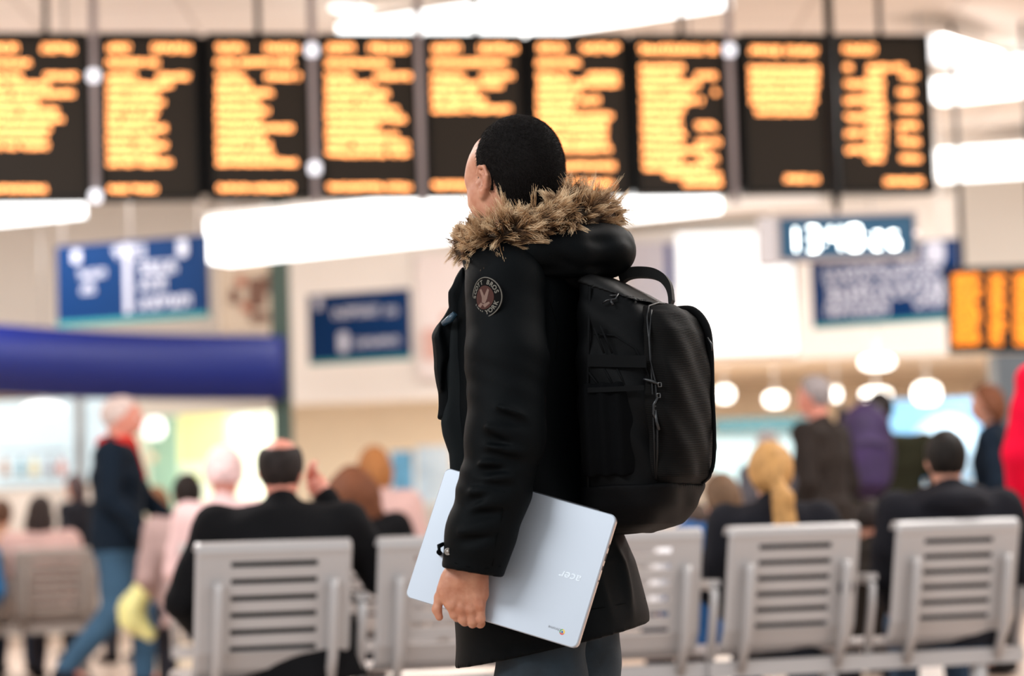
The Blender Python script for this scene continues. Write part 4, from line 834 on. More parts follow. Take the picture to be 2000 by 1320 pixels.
def skin_mat():
    m = mat('man_skin', (.60, .29, .19), .46, bump=.25, bscale=700, sss=.12); nt = m.node_tree; b = nt.nodes['Principled BSDF']
    tc = nt.nodes.new('ShaderNodeTexCoord'); n = nt.nodes.new('ShaderNodeTexNoise'); n.inputs['Scale'].default_value = 38; n.inputs['Detail'].default_value = 6
    nt.links.new(tc.outputs['Object'], n.inputs['Vector']); cr = nt.nodes.new('ShaderNodeValToRGB'); cr.color_ramp.elements[0].position = .35; cr.color_ramp.elements[1].position = .68
    cr.color_ramp.elements[0].color = (.42, .165, .092, 1); cr.color_ramp.elements[1].color = (.54, .265, .165, 1); nt.links.new(n.outputs['Fac'], cr.inputs[0]); nt.links.new(cr.outputs[0], b.inputs['Base Color']); return m
M_ms = skin_mat()
man = link('person', bodym, M_ms)
tag(man, 'man standing in a black fur-trimmed parka seen from behind, holding a laptop', 'person')
for s in (-1, 1):
    MB().ball(h(s*.032, .0835, .004), .0125, 16).build('eye', mat('eye_white', (.7, .68, .66), .2), man)
    MB().ball(h(s*.032, .0915, .004), .0052, 12).build('iris', mat('iris', (.03, .015, .01), .2), man)
    MB().tube([h(s*.052, .089, .022), h(s*.040, .100, .029), h(s*.026, .1045, .030), h(s*.014, .107, .026)], [.003, .0045, .005, .0035], 6).build('eyebrow', mat('brow', (.012, .008, .007), .8), man)
    MB().tube([h(s*.046, .088, .006), h(s*.032, .0965, .0105), h(s*.019, .094, .006)], .0014, 5).build('eyelash', mat('brow', (.012, .008, .007), .8), man)
# hair cap
frontp = half(h(0, .070, .048), tuple(Hm_ @ V((0, 1, -.10)).normalized()))
sideline = half(h(0, .030, .0), tuple(Hm_ @ V((0, 1.0, -.62)).normalized()))
napel = half(h(0, -.035, -.098), tuple(Hm_ @ V((0, .38, -1)).normalized()))
earhole = lambda s: cap(h(s*.06, -.000, -.030), h(s*.11, -.000, -.030), .021)
sideb = U([sideline, cap(h(-.15, -.006, -.055), h(.15, -.006, -.055), .028)])
scalp = cut(inter(lambda P_: headfull(P_)-.0022, frontp), lambda P_: -np.maximum(sideline(P_), -9)+0*P_[0], ) if False else None
def headfull(P_): return U([headf, nape], .03)(P_)
def scalp_f(P_):
    d = headfull(P_)-.0032
    q = loc(P_, tuple(HC), HRm); x, y, z = q
    # hairline: forehead at top, straight down in front of the ear, around behind it to the nape
    fl = np.where(z > .03, y-(.040+.040*np.clip(1-(x/.062)**2, 0, 1)-.30*np.maximum(z-.075, 0)), y-np.interp(z, [-.2, -.045, -.043, -.01, .03], [-.2, .012, .016, .026, .040]).astype('f4'))
    low_ = np.interp(y, [-.12, -.09, -.06, -.042, -.032, .2], [-.135, -.112, -.082, -.052, -.022, -.022]).astype('f4')-z
    tem = np.where((y > -.03), -.046-z, low_)
    return np.maximum(np.maximum(d, fl*.8), np.maximum(np.where(y > -.031, tem, low_)*.8, -9))
hair_me = sdf_mesh('hair', scalp_f, hb0, hb1, .003, 2)
M_hair = mat('buzzed_black_hair', (.005, .0038, .0035), .75, spec=.1, bump=.6, bscale=650, var=.5, vscale=260)
hair_o = link('hair', hair_me, M_hair, man)
def strands(name, roots, dirs, length, seg, rad, m, parent, kind='stuff', curl=0., grav=0., tipr=.3, clump=None):
    n = len(roots); K = seg+1; pts = np.zeros((n, K, 3), 'f4')
    t = np.linspace(0, 1, K)[None, :, None]; L = (length if np.ndim(length) else np.full(n, length))[:, None, None]
    pts = roots[:, None, :]+dirs[:, None, :]*L*t
    pts[:, :, 2] -= grav*(L*t*t)[:, :, 0]
    if clump is not None: pts += clump[:, None, :]*t**1.5
    if curl:
        a = rng.uniform(0, 6.28, n)[:, None]; ph = rng.uniform(0, 6.28, n)[:, None]; tt = t[:, :, 0]
        for k in range(3): pts[:, :, k] += curl*np.sin(tt*5.5+ph+k*2.1+a*.2)*tt*L[:, :, 0]
    cv = bpy.data.hair_curves.new(name); cv.add_curves([K]*n); cv.points.foreach_set('position', pts.astype('f4').ravel())
    ra = cv.attributes.get('radius') or cv.attributes.new('radius', 'FLOAT', 'POINT')
    ra.data.foreach_set('value', np.tile(rad*(1-(1-tipr)*np.linspace(0, 1, K)**1.5), n).astype('f4'))
    o = bpy.data.objects.new(name, cv); C.objects.link(o); cv.materials.append(m); o.parent = parent; o['kind'] = kind
    return o
def surf_points(me, n):
    me.calc_loop_triangles(); k = len(me.loop_triangles); tri = np.zeros(k*3, 'i4'); me.loop_triangles.foreach_get('vertices', tri); tri = tri.reshape(-1, 3)
    co = np.zeros(len(me.vertices)*3, 'f4'); me.vertices.foreach_get('co', co); co = co.reshape(-1, 3); a, b, c_ = co[tri[:, 0]], co[tri[:, 1]], co[tri[:, 2]]
    nr = np.cross(b-a, c_-a); ar = np.linalg.norm(nr, axis=1); idx = rng.choice(k, n, p=ar/ar.sum()); r1 = np.sqrt(rng.random(n))[:, None]; r2 = rng.random(n)[:, None]
    return (1-r1)*a[idx]+r1*(1-r2)*b[idx]+r1*r2*c_[idx], nr[idx]/np.maximum(ar[idx], 1e-9)[:, None]
p_, n_ = surf_points(hair_me, 26000); out = n_*.55+np.array(tuple(-Hfw))*.35+np.array((0, 0, -.45)); out /= np.linalg.norm(out, axis=1)[:, None]
ok = ((p_-np.array(tuple(HC)))*n_).sum(1) > 0; p_, out = p_[ok], out[ok]
strands('cropped_hair', p_, out+rng.normal(0, .18, out.shape), .0055, 2, .00022, mat('hair_strand', (.009, .006, .005), .6, spec=.2), man)
# jacket
jk = link('parka', sdf_mesh('parka', jacket, lo, hi, .0048, 2), M_jk, man)
# open front flap (storm placket) with its lower corner
fl_R = rotm(0, 0, math.degrees(-YAW)-62)
fl_pts = [P(*q, -.10) for q in ((905, 522), (888, 545), (876, 570), (878, 602), (860, 626), (845, 655), (846, 690), (850, 722), (857, 765), (854, 818), (872, 826), (884, 824), (892, 700), (915, 560))]
flap_f = ripple(U([polyprism(fl_pts, Y0-.125, Y0-.085, .012), polyprism([P(*q, -.10) for q in ((860, 640), (849, 662), (853, 720), (862, 762), (874, 700))], Y0-.14, Y0-.09, .012)], .012), .0015, lambda P_: np.sin(P_[2]*62+P_[0]*90))
fo = link('front_flap', sdf_mesh('front_flap', flap_f, (P(830, 700).x-.02, Y0-.25, P(850, 840).z), (P(950, 700).x, Y0+.05, P(850, 505).z), .003, 3), M_jk, man)
pl_pts = [P(*q, -.11) for q in ((890, 600), (876, 640), (873, 700), (868, 770), (863, 826), (866, 850), (877, 886), (878, 1010), (915, 1010), (925, 700))]
fo2 = link('front_panel', sdf_mesh('front_panel', ripple(polyprism(pl_pts, Y0-.13, Y0-.07, .014), .002, lambda P_: np.sin(P_[2]*40+P_[0]*60)), (P(840, 700).x, Y0-.25, P(850, 1050).z), (P(950, 700).x, Y0+.05, P(850, 570).z), .004), mat('front_panel_cloth', (.006, .008, .009), .7, bump=.3, bscale=800, spec=.1), man)
MB().tube([T(866, 632, -.13), T(880, 622, -.145), T(889, 612, -.15)], [.006, .008, .006], 8).build('front_snap_tab', mat('snap_tab', (.02, .05, .08), .35), man)
# hood lying on the back
def hood_f(P_):
    d = U([ell(T(1126, 497, .0), (.098, .150, .052), rotm(0, 4, 20)), ell(T(1160, 498, -.03), (.062, .12, .044), rotm(0, 6, 20)), chain([T(960, 500, -.15), T(1040, 492, -.175), T(1120, 488, -.15), T(1190, 486, -.06)], [.030, .036, .042, .046], .03),
           chain([T(960, 470, .15), T(1050, 450, .19), T(1140, 450, .16), T(1200, 480, .06)], [.03, .036, .04, .044], .03), chain([T(1060, 520, -.15), T(1130, 528, -.12)], [.03, .03], .02)], .035)(P_)
    for a, b in (((1080, 505, -.2), (1200, 528, -.12)), ((1130, 470, -.2), (1225, 475, -.1)), ((1000, 520, -.2), (1100, 530, -.18))): d = d+.007*fold_line(P_, T(*a), T(*b), .009)
    q = cap(T(1035, 480, .0), T(1035, 380, 0), .075)(P_); return np.maximum(d, -q)
link('hood', sdf_mesh('hood', hood_f, (P(900, 480).x, Y0-.28, P(1000, 560).z), (P(1250, 480).x, Y0+.32, P(1000, 390).z), .0045, 2), M_jk, man)
# fur trim
fp = [T(915, 502, -.150), T(950, 480, -.175), T(1010, 458, -.185), T(1070, 438, -.160), T(1130, 424, -.105), T(1166, 427, -.04), T(1180, 428, .03), T(1166, 416, .09), T(1120, 398, .14), T(1055, 400, .165), T(985, 430, .165), T(930, 462, .12), T(905, 492, .05)]
fr_ = [.022, .030, .034, .035, .034, .028, .024, .026, .030, .030, .028, .026, .022]
pth = np.array(fp); tt = np.linspace(0, len(fp)-1, 140); i0 = np.minimum(tt.astype(int), len(fp)-2)
def catm(A, t):
    i = min(int(t), len(A)-2); u = t-i; p0 = A[max(i-1, 0)]; p1 = A[i]; p2 = A[i+1]; p3 = A[min(i+2, len(A)-1)]
    return .5*((2*p1)+(-p0+p2)*u+(2*p0-5*p1+4*p2-p3)*u*u+(-p0+3*p1-3*p2+p3)*u**3)
cen = np.array([catm(pth, t) for t in tt]); rad = np.array([catm(np.array(fr_)[:, None], t)[0] for t in tt])
core = MB().tube([tuple(c) for c in cen], list(rad*.72), 14)
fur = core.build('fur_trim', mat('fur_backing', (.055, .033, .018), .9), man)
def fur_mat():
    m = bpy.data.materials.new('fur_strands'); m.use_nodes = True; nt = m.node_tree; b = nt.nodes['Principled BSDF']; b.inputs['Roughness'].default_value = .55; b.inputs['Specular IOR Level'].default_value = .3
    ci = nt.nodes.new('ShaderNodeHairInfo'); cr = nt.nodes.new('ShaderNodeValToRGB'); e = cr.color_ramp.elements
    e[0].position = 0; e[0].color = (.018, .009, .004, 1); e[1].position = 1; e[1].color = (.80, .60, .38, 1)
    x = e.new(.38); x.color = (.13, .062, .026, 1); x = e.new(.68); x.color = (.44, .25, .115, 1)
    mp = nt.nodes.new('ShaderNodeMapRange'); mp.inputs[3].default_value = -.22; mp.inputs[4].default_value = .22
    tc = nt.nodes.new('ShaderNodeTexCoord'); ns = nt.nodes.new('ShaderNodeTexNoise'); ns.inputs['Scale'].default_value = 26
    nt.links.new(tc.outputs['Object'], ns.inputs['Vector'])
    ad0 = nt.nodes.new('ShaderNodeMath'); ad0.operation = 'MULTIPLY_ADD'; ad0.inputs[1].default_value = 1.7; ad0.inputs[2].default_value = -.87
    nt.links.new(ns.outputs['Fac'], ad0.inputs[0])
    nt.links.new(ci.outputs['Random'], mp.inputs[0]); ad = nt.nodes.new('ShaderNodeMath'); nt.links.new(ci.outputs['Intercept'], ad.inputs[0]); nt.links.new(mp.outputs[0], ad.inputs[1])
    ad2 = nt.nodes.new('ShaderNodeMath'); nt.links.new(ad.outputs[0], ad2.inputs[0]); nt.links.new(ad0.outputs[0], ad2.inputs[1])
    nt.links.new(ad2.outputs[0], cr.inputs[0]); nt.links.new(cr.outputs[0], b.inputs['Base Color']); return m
NC = 1800; PER = 20
ti = rng.integers(2, 138, NC); tang = cen[np.minimum(ti+1, 139)]-cen[ti-1]; tang /= np.linalg.norm(tang, axis=1)[:, None]
upv = np.tile((0, 0, 1.), (NC, 1)); e1 = upv-tang*(upv*tang).sum(1)[:, None]; e1 /= np.linalg.norm(e1, axis=1)[:, None]; e2 = np.cross(tang, e1)
ang = rng.uniform(0, 2*np.pi, NC); nrm = e1*np.cos(ang)[:, None]+e2*np.sin(ang)[:, None]; root = cen[ti]+nrm*(rad[ti]*.68)[:, None]
s1 = ti/139.
flow = tang*(.55*np.sin(s1*31+ang*1.3)+.25)[:, None]+np.stack([.0*s1, .0*s1, .30*np.cos(s1*43+ang*2.1)], 1)
cdir = nrm*.52+flow+np.array((0, 0, .16))+rng.normal(0, .16, (NC, 3)); cdir /= np.linalg.norm(cdir, axis=1)[:, None]
cl = rng.uniform(.028, .052, NC)*np.clip(rad[ti]/.030, .7, 1.1)*np.clip(1.0+.55*nrm[:, 2], .45, 1.1)
R_ = np.repeat(root, PER, 0)+rng.normal(0, .0040, (NC*PER, 3)); D_ = np.repeat(cdir, PER, 0)+rng.normal(0, .07, (NC*PER, 3))
L_ = np.repeat(cl, PER)*rng.uniform(.6, 1.12, NC*PER); tip = np.repeat(root, PER, 0)-R_
bend = np.repeat(rng.normal(0, .013, (NC, 3))+tang*(.012*np.sin(s1*57))[:, None], PER, 0)
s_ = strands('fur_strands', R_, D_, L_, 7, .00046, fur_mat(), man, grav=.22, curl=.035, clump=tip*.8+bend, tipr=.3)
# jeans, shoes
M_jean = mat('dark_blue_denim', (.008, .018, .028), .8, bump=.5, bscale=900, var=.35, vscale=22)
jl = U([chain([tuple(V(T(1055, 1190, -.085))), tuple(V(T(1056, 1330, -.09))), tuple(V((.07, Y0-.10, .48))), tuple(V((.09, Y0-.11, .06)))], [.098, .090, .070, .062], .02),
        chain([tuple(V(T(1122, 1190, .085))), tuple(V(T(1126, 1330, .09))), tuple(V((.15, Y0+.09, .48))), tuple(V((.18, Y0+.10, .06)))], [.098, .090, .070, .062], .02), ell(T(1085, 1180, 0), (.15, .17, .08))], .012)
jl = ripple(jl, .003, lambda P_: np.sin(P_[2]*55+P_[0]*30+np.sin(P_[0]*40)*1.2))
link('jeans', sdf_mesh('jeans', jl, (-.16, Y0-.27, .03), (.36, Y0+.28, P(1000, 1150).z), .0065, 2), M_jean, man)
for s, x, y in ((1, .09, Y0-.11), (-1, .18, Y0+.10)):
    a = V((x, y, .06)); f = U([cap(tuple(a+V((0, 0, .03))), tuple(a-V((0, 0, .01))), .048), cap(tuple(a-Fw*.05-V((0, 0, .02))), tuple(a+Fw*.17-V((0, 0, .025))), .045, .038)], .03)
    f2 = inter(f, half((0, 0, .004), (0, 0, -1))); link('shoe', sdf_mesh('shoe', f2, tuple(a-V((.3, .2, .08))), tuple(a+V((.2, .2, .1))), .009, 2), mat('black_boot', (.012, .011, .010), .45), man)
# cuff details
cc = P(922, 1085, -.29)
M_snap = mat('antique_snap', (.32, .29, .26), .45, .9)
def on_sleeve(px, py, off_=0.0):
    """point on the camera side of the forearm surface along the pixel ray"""
    d = ray(px, py); t = 4.5
    for _ in range(60):
        q = CAM+d*t; g = [np.array([[[c]]], 'f4') for c in q]; v = float(jacket(g)[0, 0, 0]); t += max(v*.7, .0004)
        if v < .0008: break
    return CAM+d*(t-off_)
q = on_sleeve(875, 1077, .001); dirn = (CAM-q).normalized()
sn = MB(); sn.lathe(q, dirn, [(.0072, -.001), (.0072, .0016), (.0055, .0022), (.0052, .0012), (.0030, .0012), (.0026, .0024), (.0001, .0024)], 20); sn.build('cuff_snap', M_snap, man)
MB().tube([on_sleeve(866, 1062, -.004), P(858, 1066, -.30), P(857, 1078, -.30), on_sleeve(864, 1086, -.004)], [.004, .005, .005, .004], 8).build('cuff_tab', M_jk, man)
def seam(pts, name='stitch_seam', r=.0011, m=None, o_=0.0): MB().tube([on_sleeve(x, y, o_) for x, y in pts], r, 5).build(name, m or M_jk2, man)
seam([(868, 1085), (890, 1100), (915, 1107), (950, 1110), (978, 1106)])
seam([(985, 960), (980, 1010), (968, 1060), (962, 1105)])
seam([(1075, 590), (1090, 640), (1085, 700)])
seam([(1150, 1190), (1180, 1186), (1220, 1178), (1260, 1168)])
# round sleeve patch
pc = on_sleeve(947, 581, .0075); pn = V((-.68, -.73, .03)).normalized()
pu = V((0, 0, 1)); pu = (pu-pn*pu.dot(pn)).normalized(); pr = pu.cross(pn).normalized()
if pr.x < 0: pr = -pr
RAD = .0395
roll_ = math.radians(-5); pr, pu = pr*math.cos(roll_)+pu*math.sin(roll_), pu*math.cos(roll_)-pr*math.sin(roll_)
def pp(x, y, o=0.):   # patch coordinates, slightly domed to follow the sleeve
    return pc+pr*x+pu*y+pn*(o-(x*x)/(2*.085))
def disc(r0_, r1_, o, n=48, name='d'):
    b = MB(); vs = []; K = 4
    for k in range(K+1):
        r_ = r0_+(r1_-r0_)*k/K; vs += [pp(r_*math.cos(2*math.pi*i/n), r_*math.sin(2*math.pi*i/n), o) for i in range(n)]
    b.add(vs, [(k*n+i, (k+1)*n+i, (k+1)*n+(i+1) % n, k*n+(i+1) % n) for k in range(K) for i in range(n)], True); return b
b = disc(.0002, RAD, .0015); b.tube([pp(RAD*math.cos(2*math.pi*i/48), RAD*math.sin(2*math.pi*i/48), .0002) for i in range(49)], .0016, 6, False); patch = b.build('sleeve_patch', mat('patch_black', (.003, .003, .003), .9, spec=.1), man)
M_thr = mat('patch_thread', (.15, .14, .12), .9, spec=.1)
MB().tube([pp(RAD*math.cos(2*math.pi*i/48), RAD*math.sin(2*math.pi*i/48), .0022) for i in range(49)], .0010, 6, False).build('patch_border', M_thr, patch)
disc(.0002, .0235, .0022).build('patch_center', mat('patch_brown', (.055, .024, .020), .9, spec=.1), patch)
def arc_text(s, R_0, a0, step, size, flip=False):
    ms = []
    for i, ch in enumerate(s):
        if ch == ' ': continue
        a = math.radians(a0+(step*i if flip else -step*i)); me = text_mesh(ch, size, .0, 'CENTER', .00035); 
        for v in me.vertices:
            x, y = v.co.x, v.co.y
            rr = R_0+(-y if flip else y); tx = x
            px_ = rr*math.cos(a)+(tx*math.sin(a) if not flip else -tx*math.sin(a)); py_ = rr*math.sin(a)+(-tx*math.cos(a) if not flip else tx*math.cos(a))
            v.co = pp(px_, py_, .0024)
        ms.append(me)
    return joinm('lettering', ms)
link('lettering', arc_text('SCOTT BROS', .0305, 178, 17.2, .0125), M_thr, patch)
link('lettering', arc_text('NEW YORK', .0305, -142, 17.5, .0125, True), M_thr, patch)
M_eg = mat('patch_eagle', (.17, .11, .09), .9, spec=.1)
b = MB()
for poly in ([(-.002, -.008), (-.014, .015), (-.009, .017), (.0, .004)], [(.001, -.008), (.001, .004), (.008, .018), (.012, .015), (.008, -.004)], [(-.005, -.010), (-.006, .003), (.004, .004), (.007, -.006), (.003, -.012)],
             [(-.017, -.017), (-.008, -.010), (-.002, -.013), (-.008, -.020)], [(-.003, -.014), (.013, -.008), (.016, -.011), (.004, -.020)]):
    vs = [pp(x, y, .0027) for x, y in poly]; b.add(vs, [tuple(range(len(vs)-1, -1, -1))])
b.build('eagle_emblem', M_eg, patch)
# ================================================================== laptop
a_ = math.radians(20); lr = V((math.cos(a_), -math.sin(a_), 0)); tau = math.radians(16.9)
e1 = lr*math.cos(tau)-V((0, 0, 1))*math.sin(tau); e2 = lr*math.sin(tau)+V((0, 0, 1))*math.cos(tau); en = e1.cross(e2)
if en.y > 0: en = -en
ph = math.radians(10); LC = at(998, 1088, Y0-.232); LW, LH = .185, .1345
e2 = (e2*math.cos(ph)-en*math.sin(ph)).normalized(); en = e1.cross(e2)
if en.y > 0: en = -en
lap = empty('laptop', 'slim silver-blue laptop held closed under the man\'s left hand', 'laptop', tuple(LC))
def lp(x, y, z): return LC+e1*x+e2*y+en*z
def slab(hx, hz, r, z0, z1, ch=.0016):
    b = MB(); o1 = rrect(hx, hz, r, 8); n = len(o1); sc_ = [(1-ch/hx, z0), (1, z0+ch*(1 if z1 > z0 else -1)), (1, z1-ch*(1 if z1 > z0 else -1)), (1-ch/hx, z1)]
    vs = [lp(x*k, y*(1-(1-k)*hx/hz), z) for k, z in sc_ for x, y in o1]; fs = [(k*n+i, (k+1)*n+i, (k+1)*n+(i+1) % n, k*n+(i+1) % n) for k in range(3) for i in range(n)]
    fs += [tuple(range(n-1, -1, -1)), tuple(3*n+i for i in range(n))]; return b.add(vs, fs)
M_lid = mat('silver_blue_aluminium', (.42, .46, .515), .38, .45, bump=.05, bscale=2000)
M_base = mat('champagne_aluminium', (.62, .55, .52), .3, .8)
slab(LW, LH, .012, .0010, .0085).build('lid', M_lid, lap)
slab(LW*.996, LH*.996, .012, -.0105, -.0008).build('base', M_base, lap)
slab(LW*.9975, LH*.9975, .012, -.0009, .0011, .0003).build('rubber_gasket', mat('wine_red_gap', (.16, .02, .03), .4), lap)
MB().tube([lp(-LW*.78, LH*.985, -.0005), lp(LW*.78, LH*.985, -.0005)], .0052, 12).build('hinge', mat('hinge_dark', (.05, .05, .055), .4, .5), lap)
for y, L, t_, nm in ((.052, .0075, .0019, 'usb_port'), (.03, .0045, .0014, 'card_slot'), (.004, .0017, .0017, 'audio_jack'), (.074, .004, .0010, 'usb_port')):
    b = MB(); b.prism([lp(LW*.996+.0002, y-L, -.0055-t_), lp(LW*.996+.0002, y+L, -.0055-t_), lp(LW*.996+.0002, y+L, -.0055+t_), lp(LW*.996+.0002, y-L, -.0055+t_)], e1*.0005); b.build(nm, mat('port_black', (.005, .005, .005), .5), lap)
def lid_xy(px, py):
    q = on_plane(px, py, lp(0, 0, .0085), en); d = q-LC; return d.dot(e1), d.dot(e2)
x, y = lid_xy(1113, 1126)
me = text_mesh('acer', .0235, .00015, 'CENTER', .0003)
for v in me.vertices: v.co.x = v.co.x*1.08+v.co.y*.22
place_mesh(me, lp(x, y, .0088), -e1, -e2); link('lid_lettering', me, mat('logo_silver', (.85, .9, .95), .15, .9, emit=(.5, .6, .65), es=.0), lap)
x, y = lid_xy(1083, 1227); me = text_mesh('chrome', .0085, .0001, 'CENTER'); place_mesh(me, lp(x, y, .0087), -e1, -e2); link('lid_lettering', me, mat('logo_grey', (.12, .13, .14), .5), lap)
x, y = lid_xy(1098, 1234)
for k, c_ in enumerate(((.55, .03, .02), (.75, .50, .04), (.06, .30, .08))):
    b = MB(); vs = [lp(x, y, .0087)]+[lp(x+.0056*math.cos(math.radians(-150+120*k+t)), y+.0056*math.sin(math.radians(-150+120*k+t)), .0087) for t in range(0, 121, 15)]
    b.add(vs, [(0, i, i+1) for i in range(1, 9)]); b.build('badge_segment', mat('badge_%d' % k, c_, .4), lap)
MB().lathe(lp(x, y, .0086), en, [(.0030, 0), (.0030, .0003)], 16).build('badge_ring', M_white, lap); MB().lathe(lp(x, y, .0086), en, [(.0023, 0), (.0023, .0005)], 16).build('badge_center', mat('badge_blue', (.02, .12, .35), .4), lap)
# ================================================================== backpack
BC = V((.275, Y0-.085, 0)); zc = lambda py: P(1272, py).z
def bout(px): return ((px-1000)/958-.325)/.94
M_np = mat('black_pack_nylon', (.0015, .0017, .0020), .6, bump=.3, bscale=1100, var=.15, vscale=14, spec=.09)
def rip():
    m = mat('ripstop_nylon', (.004, .004, .004), .75, spec=.08); nt = m.node_tree; b = nt.nodes['Principled BSDF']; tc = nt.nodes.new('ShaderNodeTexCoord')
    w1 = nt.nodes.new('ShaderNodeTexWave'); w1.bands_direction = 'Z'; w1.inputs['Scale'].default_value = 90; nt.links.new(tc.outputs['Object'], w1.inputs['Vector'])
    cr = nt.nodes.new('ShaderNodeValToRGB'); cr.color_ramp.elements[0].color = (.0018, .0018, .0018, 1); cr.color_ramp.elements[1].color = (.0055, .0047, .0043, 1); cr.color_ramp.elements[0].position = .55; cr.color_ramp.elements[1].position = .9
    nt.links.new(w1.outputs['Fac'], cr.inputs[0]); nt.links.new(cr.outputs[0], b.inputs['Base Color'])
    bp = nt.nodes.new('ShaderNodeBump'); bp.inputs['Strength'].default_value = .5; bp.inputs['Distance'].default_value = .001; nt.links.new(w1.outputs['Fac'], bp.inputs['Height']); nt.links.new(bp.outputs[0], b.inputs['Normal']); return m
M_rip = rip()
def bsec(rows_, n=4.):
    out = []
    for py, bi, bo, ht in rows_:
        c = BC+Bk*((bi+bo)/2); out.append((zc(py), c.x, c.y, (bo-bi)/2, ht))
    return loftz(out, -YAW, n)
def bpt(b, t, py): q = BC+Bk*b+Lf*t; return V((q.x, q.y, zc(py)))
main_f = bsec([(1036, -.115, -.02, .10), (1022, -.12, .035, .135), (990, -.12, .062, .155), (930, -.12, .068, .165), (800, -.12, .068, .168), (700, -.12, .062, .165), (640, -.12, .05, .158), (600, -.12, .022, .145), (575, -.12, -.02, .130), (553, -.118, -.06, .110), (545, -.11, -.08, .09)], 3.6)
front_f = bsec([(955, .0, .075, .125), (935, .0, .100, .145), (880, .0, .112, .152), (800, .0, .114, .154), (720, .0, .111, .150), (660, .0, .104, .142), (628, .0, .090, .124), (610, .0, .070, .10)], 3.2)
def groove(f, lines, w_, dep):
    L = [(tuple(a), tuple(b)) for a, b in lines]
    def g(P_):
        d = f(P_)
        for a, b in L: d = d+dep*np.minimum(1, fold_line(P_, a, b, w_)*1.6)
        return d
    return g
pk = empty('backpack', 'large black backpack with ripstop front pocket on the standing man\'s back', 'backpack', tuple(bpt(0, 0, 800)))
blo = tuple(V((BC.x-.26, BC.y-.26, zc(1050)))); bhi = tuple(V((BC.x+.26, BC.y+.26, zc(500))))
def wob(f, a=.004): return ripple(f, a, lambda P_: np.sin(P_[2]*42+P_[0]*25)*np.sin(P_[0]*37+P_[1]*31+P_[2]*18))
def side(px, py, o=0.):   # pixel -> point on the pack's camera-side panel
    return on_plane(px, py, BC+Lf*(.168+o), Lf)
G = [(side(1282, 640), side(1278, 1000)), (side(1150, 800), side(1152, 990)), (side(1160, 640), side(1170, 700)), (side(1176, 610), side(1250, 660)), (side(1250, 660), side(1282, 740))]
link('main_compartment', sdf_mesh('main', groove(wob(main_f), G, .006, .006), blo, bhi, .0048, 2), M_np, pk)
fpk = link('front_pocket', sdf_mesh('frontp', groove(wob(front_f, .0035), [(bpt(.05, .15, 640), bpt(.08, .15, 800))], .006, .003), blo, bhi, .0048, 2), M_rip, pk)
bot = bsec([(1040, -.11, -.02, .10), (1026, -.122, .040, .140), (990, -.124, .072, .160), (955, -.124, .085, .168), (948, -.124, .085, .169)], 3.6)
link('bottom_panel', sdf_mesh('bot', wob(bot, .003), blo, bhi, .0055, 2), mat('pack_bottom', (.0018, .0018, .0021), .65, bump=.3, bscale=900, spec=.08), pk)
def pkt(P_):
    d = bsec([(932, -.108, .028, .176), (900, -.108, .030, .184), (830, -.108, .030, .188), (775, -.108, .03, .184), (758, -.108, .03, .176)], 4)(P_)
    u = (P_[0]-BC.x)*Bk.x+(P_[1]-BC.y)*Bk.y; d = d+.0016*np.sin(u*190+np.sin(P_[2]*22)*.4)
    return np.maximum(d, half(tuple(BC+Lf*.12), tuple(-Lf))(P_))
link('side_pocket', sdf_mesh('pocket', pkt, blo, bhi, .004, 2), mat('stretch_mesh', (.002, .0022, .0026), .9, bump=.5, bscale=1500, spec=.06), pk)
M_web = mat('black_webbing', (.003, .0033, .0037), .8, bump=.4, bscale=1500, spec=.1)
def band(pts, wdt, th, name, m, parent=None):
    """flat band through points with local width axis vertical"""
    b = MB(); n = len(pts); vs = []
    for i, (p, nrm_, wv) in enumerate(pts):
        vs += [p+wv*wdt+nrm_*th, p-wv*wdt+nrm_*th, p-wv*wdt-nrm_*th, p+wv*wdt-nrm_*th]
    fs = [(i*4+j, i*4+(j+1) % 4, (i+1)*4+(j+1) % 4, (i+1)*4+j) for i in range(n-1) for j in range(4)]+[(3, 2, 1, 0), tuple((n-1)*4+j for j in range(4))]
    return b.add(vs, fs).build(name, m, parent or pk)
Z = V((0, 0, 1))
band([(side(1148, 704, .002), Lf, Z), (side(1200, 705, .006), Lf, Z), (side(1262, 706, .003), Lf, Z)], .012, .0015, 'compression_strap', M_web)
band([(side(1148, 762, .016), Lf, Z), (side(1200, 760, .022), Lf, Z), (side(1258, 757, .014), Lf, Z)], .005, .002, 'pocket_hem', M_web)
for x0_, x1_, y0_, y1_ in ((1150, 1172, 728, 756), (1180, 1200, 720, 756), (1205, 1222, 720, 754), (1160, 1180, 640, 690), (1172, 1196, 636, 690)):
    MB().tube([side(x0_, y0_, .001), side((x0_+x1_)/2, (y0_+y1_)/2, .003), side(x1_, y1_, .001)], .0022, 6).build('elastic_cord', M_web, pk)
# zipper tracks
M_zip = mat('zipper_coil', (.004, .004, .0045), .4, spec=.3)
zp = [bpt(.052, .150, 940), bpt(.056, .160, 860), bpt(.056, .161, 760), bpt(.052, .156, 690), bpt(.045, .144, 640), bpt(.042, .120, 616), bpt(.044, .06, 606), bpt(.046, 0, 604)]
def snap_pack(p, off_=.001):
    f = U([main_f, front_f], 0); d = (CAM-p).normalized(); q = p+d*.12
    for _ in range(80):
        v = float(f([np.array([[[c]]], 'f4') for c in q])[0, 0, 0])
        if v < .001: break
        q = q-d*max(v*.6, .0005)
    return q+d*off_
MB().tube([snap_pack(p) for p in zp[:6]]+zp[6:], .0024, 6).build('zipper', M_zip, pk)
zl = [snap_pack(side(*q_)) for q_ in ((1272, 605), (1268, 660), (1270, 705), (1280, 745), (1284, 800), (1284, 870), (1282, 935))]
MB().tube(zl, .0022, 6).build('zipper', M_zip, pk)
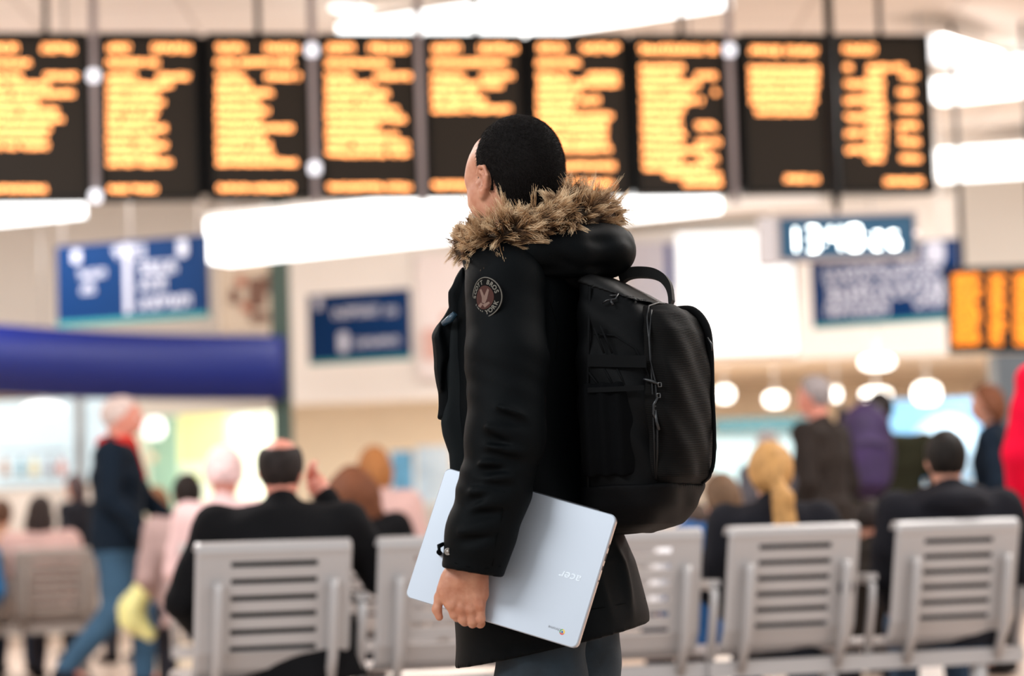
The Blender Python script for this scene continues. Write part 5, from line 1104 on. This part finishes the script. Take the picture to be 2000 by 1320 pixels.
MB().tube([snap_pack(side(*q_)) for q_ in ((1152, 560), (1150, 640), (1148, 760), (1148, 900), (1150, 1000))], .003, 6).build('piping', M_web, pk)
MB().tube([snap_pack(side(*q_)) for q_ in ((1160, 652), (1200, 655), (1240, 680), (1264, 725), (1272, 750))], .0018, 6).build('piping', M_web, pk)
M_met = mat('gunmetal', (.12, .12, .12), .3, .9)
M_pull = mat('rubber_pull', (.006, .006, .007), .35)
def pull(pts, name='zipper_pull'):
    q_ = [snap_pack(side(*p), .006) for p in pts]; b = MB(); b.tube(q_, [.0022, .0034, .0034, .0020][:len(q_)], 8); o = b.build(name, M_pull, pk)
    d = (q_[0]-q_[1]).normalized(); c = q_[0]+d*.003; MB().tube([c+V((.003, 0, .004)), c+V((-.003, 0, .004)), c+V((-.003, 0, -.004)), c+V((.003, 0, -.004)), c+V((.003, 0, .004))], .0012, 6).build('slider', M_met, o)
pull([(1286, 750), (1275, 745), (1264, 742), (1256, 740)]); pull([(1285, 775), (1277, 790), (1276, 808), (1282, 820)]); pull([(1281, 800), (1282, 822), (1287, 840)])
q_ = bpt(.113, .02, 690)
MB().tube([bpt(.112, -.055, 668), bpt(.121, -.05, 682), bpt(.123, -.045, 694)], [.002, .0032, .002], 8).build('zipper_pull', M_pull, pk)
# curved strap down the far outer edge
op = np.array([tuple(bpt(*q)) for q in ((.045, -.06, 610), (.078, -.075, 613), (.103, -.08, 645), (.112, -.075, 700), (.114, -.07, 780), (.115, -.07, 860), (.108, -.07, 920), (.085, -.07, 948))]); orr = np.array([.007, .009, .009, .007, .005, .004, .004, .003])[:, None]
MB().tube([tuple(catm(op, t)) for t in np.linspace(0, 6.999, 40)], [float(catm(orr, t)[0]) for t in np.linspace(0, 6.999, 40)], 8).build('outer_strap', M_web, pk)
# top flap seam and yoke
def yoke(P_):
    d = bsec([(640, -.125, .040, .160), (604, -.125, .036, .152), (578, -.125, -.008, .137), (556, -.123, -.050, .118), (545, -.115, -.075, .095)], 3.4)(P_)
    return np.maximum(d, half(tuple(bpt(-.02, 0, 592)), tuple((-Z+Bk*-.35).normalized()))(P_))
link('top_yoke', sdf_mesh('yoke', wob(yoke, .0025), blo, bhi, .0045, 2), mat('yoke_nylon', (.0055, .0052, .005), .6, bump=.3, bscale=900, spec=.18), pk)
# grab handle
hp_ = [P(1212, 545, -.04), P(1228, 535, -.05), P(1250, 532, -.055), P(1278, 535, -.06), P(1298, 547, -.07), P(1309, 566, -.08), P(1312, 596, -.085)]
b = MB(); 
ha = np.array([tuple(p) for p in hp_])
band([(V(catm(ha, t)), (Z*.9+V((.3*(t-2)/3., 0, 0))).normalized(), (Lf+Bk*.15).normalized()) for t in np.linspace(0, 5.999, 25)], .021, .0105, 'grab_handle', mat('handle_foam', (.005, .0048, .0046), .65, bump=.3, bscale=900, spec=.15))
# side tab loop
q1 = [snap_pack(side(*p), .004) for p in ((1176, 592), (1186, 586), (1202, 584), (1207, 574))]
MB().tube(q1, .0022, 6).build('side_loop', M_pull, pk); MB().tube([snap_pack(side(1192, 585), .005), snap_pack(side(1197, 596), .005)], .0028, 6).build('side_loop', M_pull, pk)
MB().tube([snap_pack(side(1190, 577), .003), snap_pack(side(1207, 577), .003)], .0018, 6).build('side_loop', M_pull, pk)
# shoulder straps
for s in (1, -1):
    st = [BC+Bk*-.11+Lf*(s*.07), BC+Bk*-.18+Lf*(s*.09), BC+Bk*-.28+Lf*(s*.13), BC+Bk*-.36+Lf*(s*.14)]
    zz = [zc(560), zc(520), zc(535), zc(620)]
    for a, z in zip(st, zz): a.z = z
    MB().tube(st, [.014, .02, .02, .014], 8).build('shoulder_strap', M_web, pk)
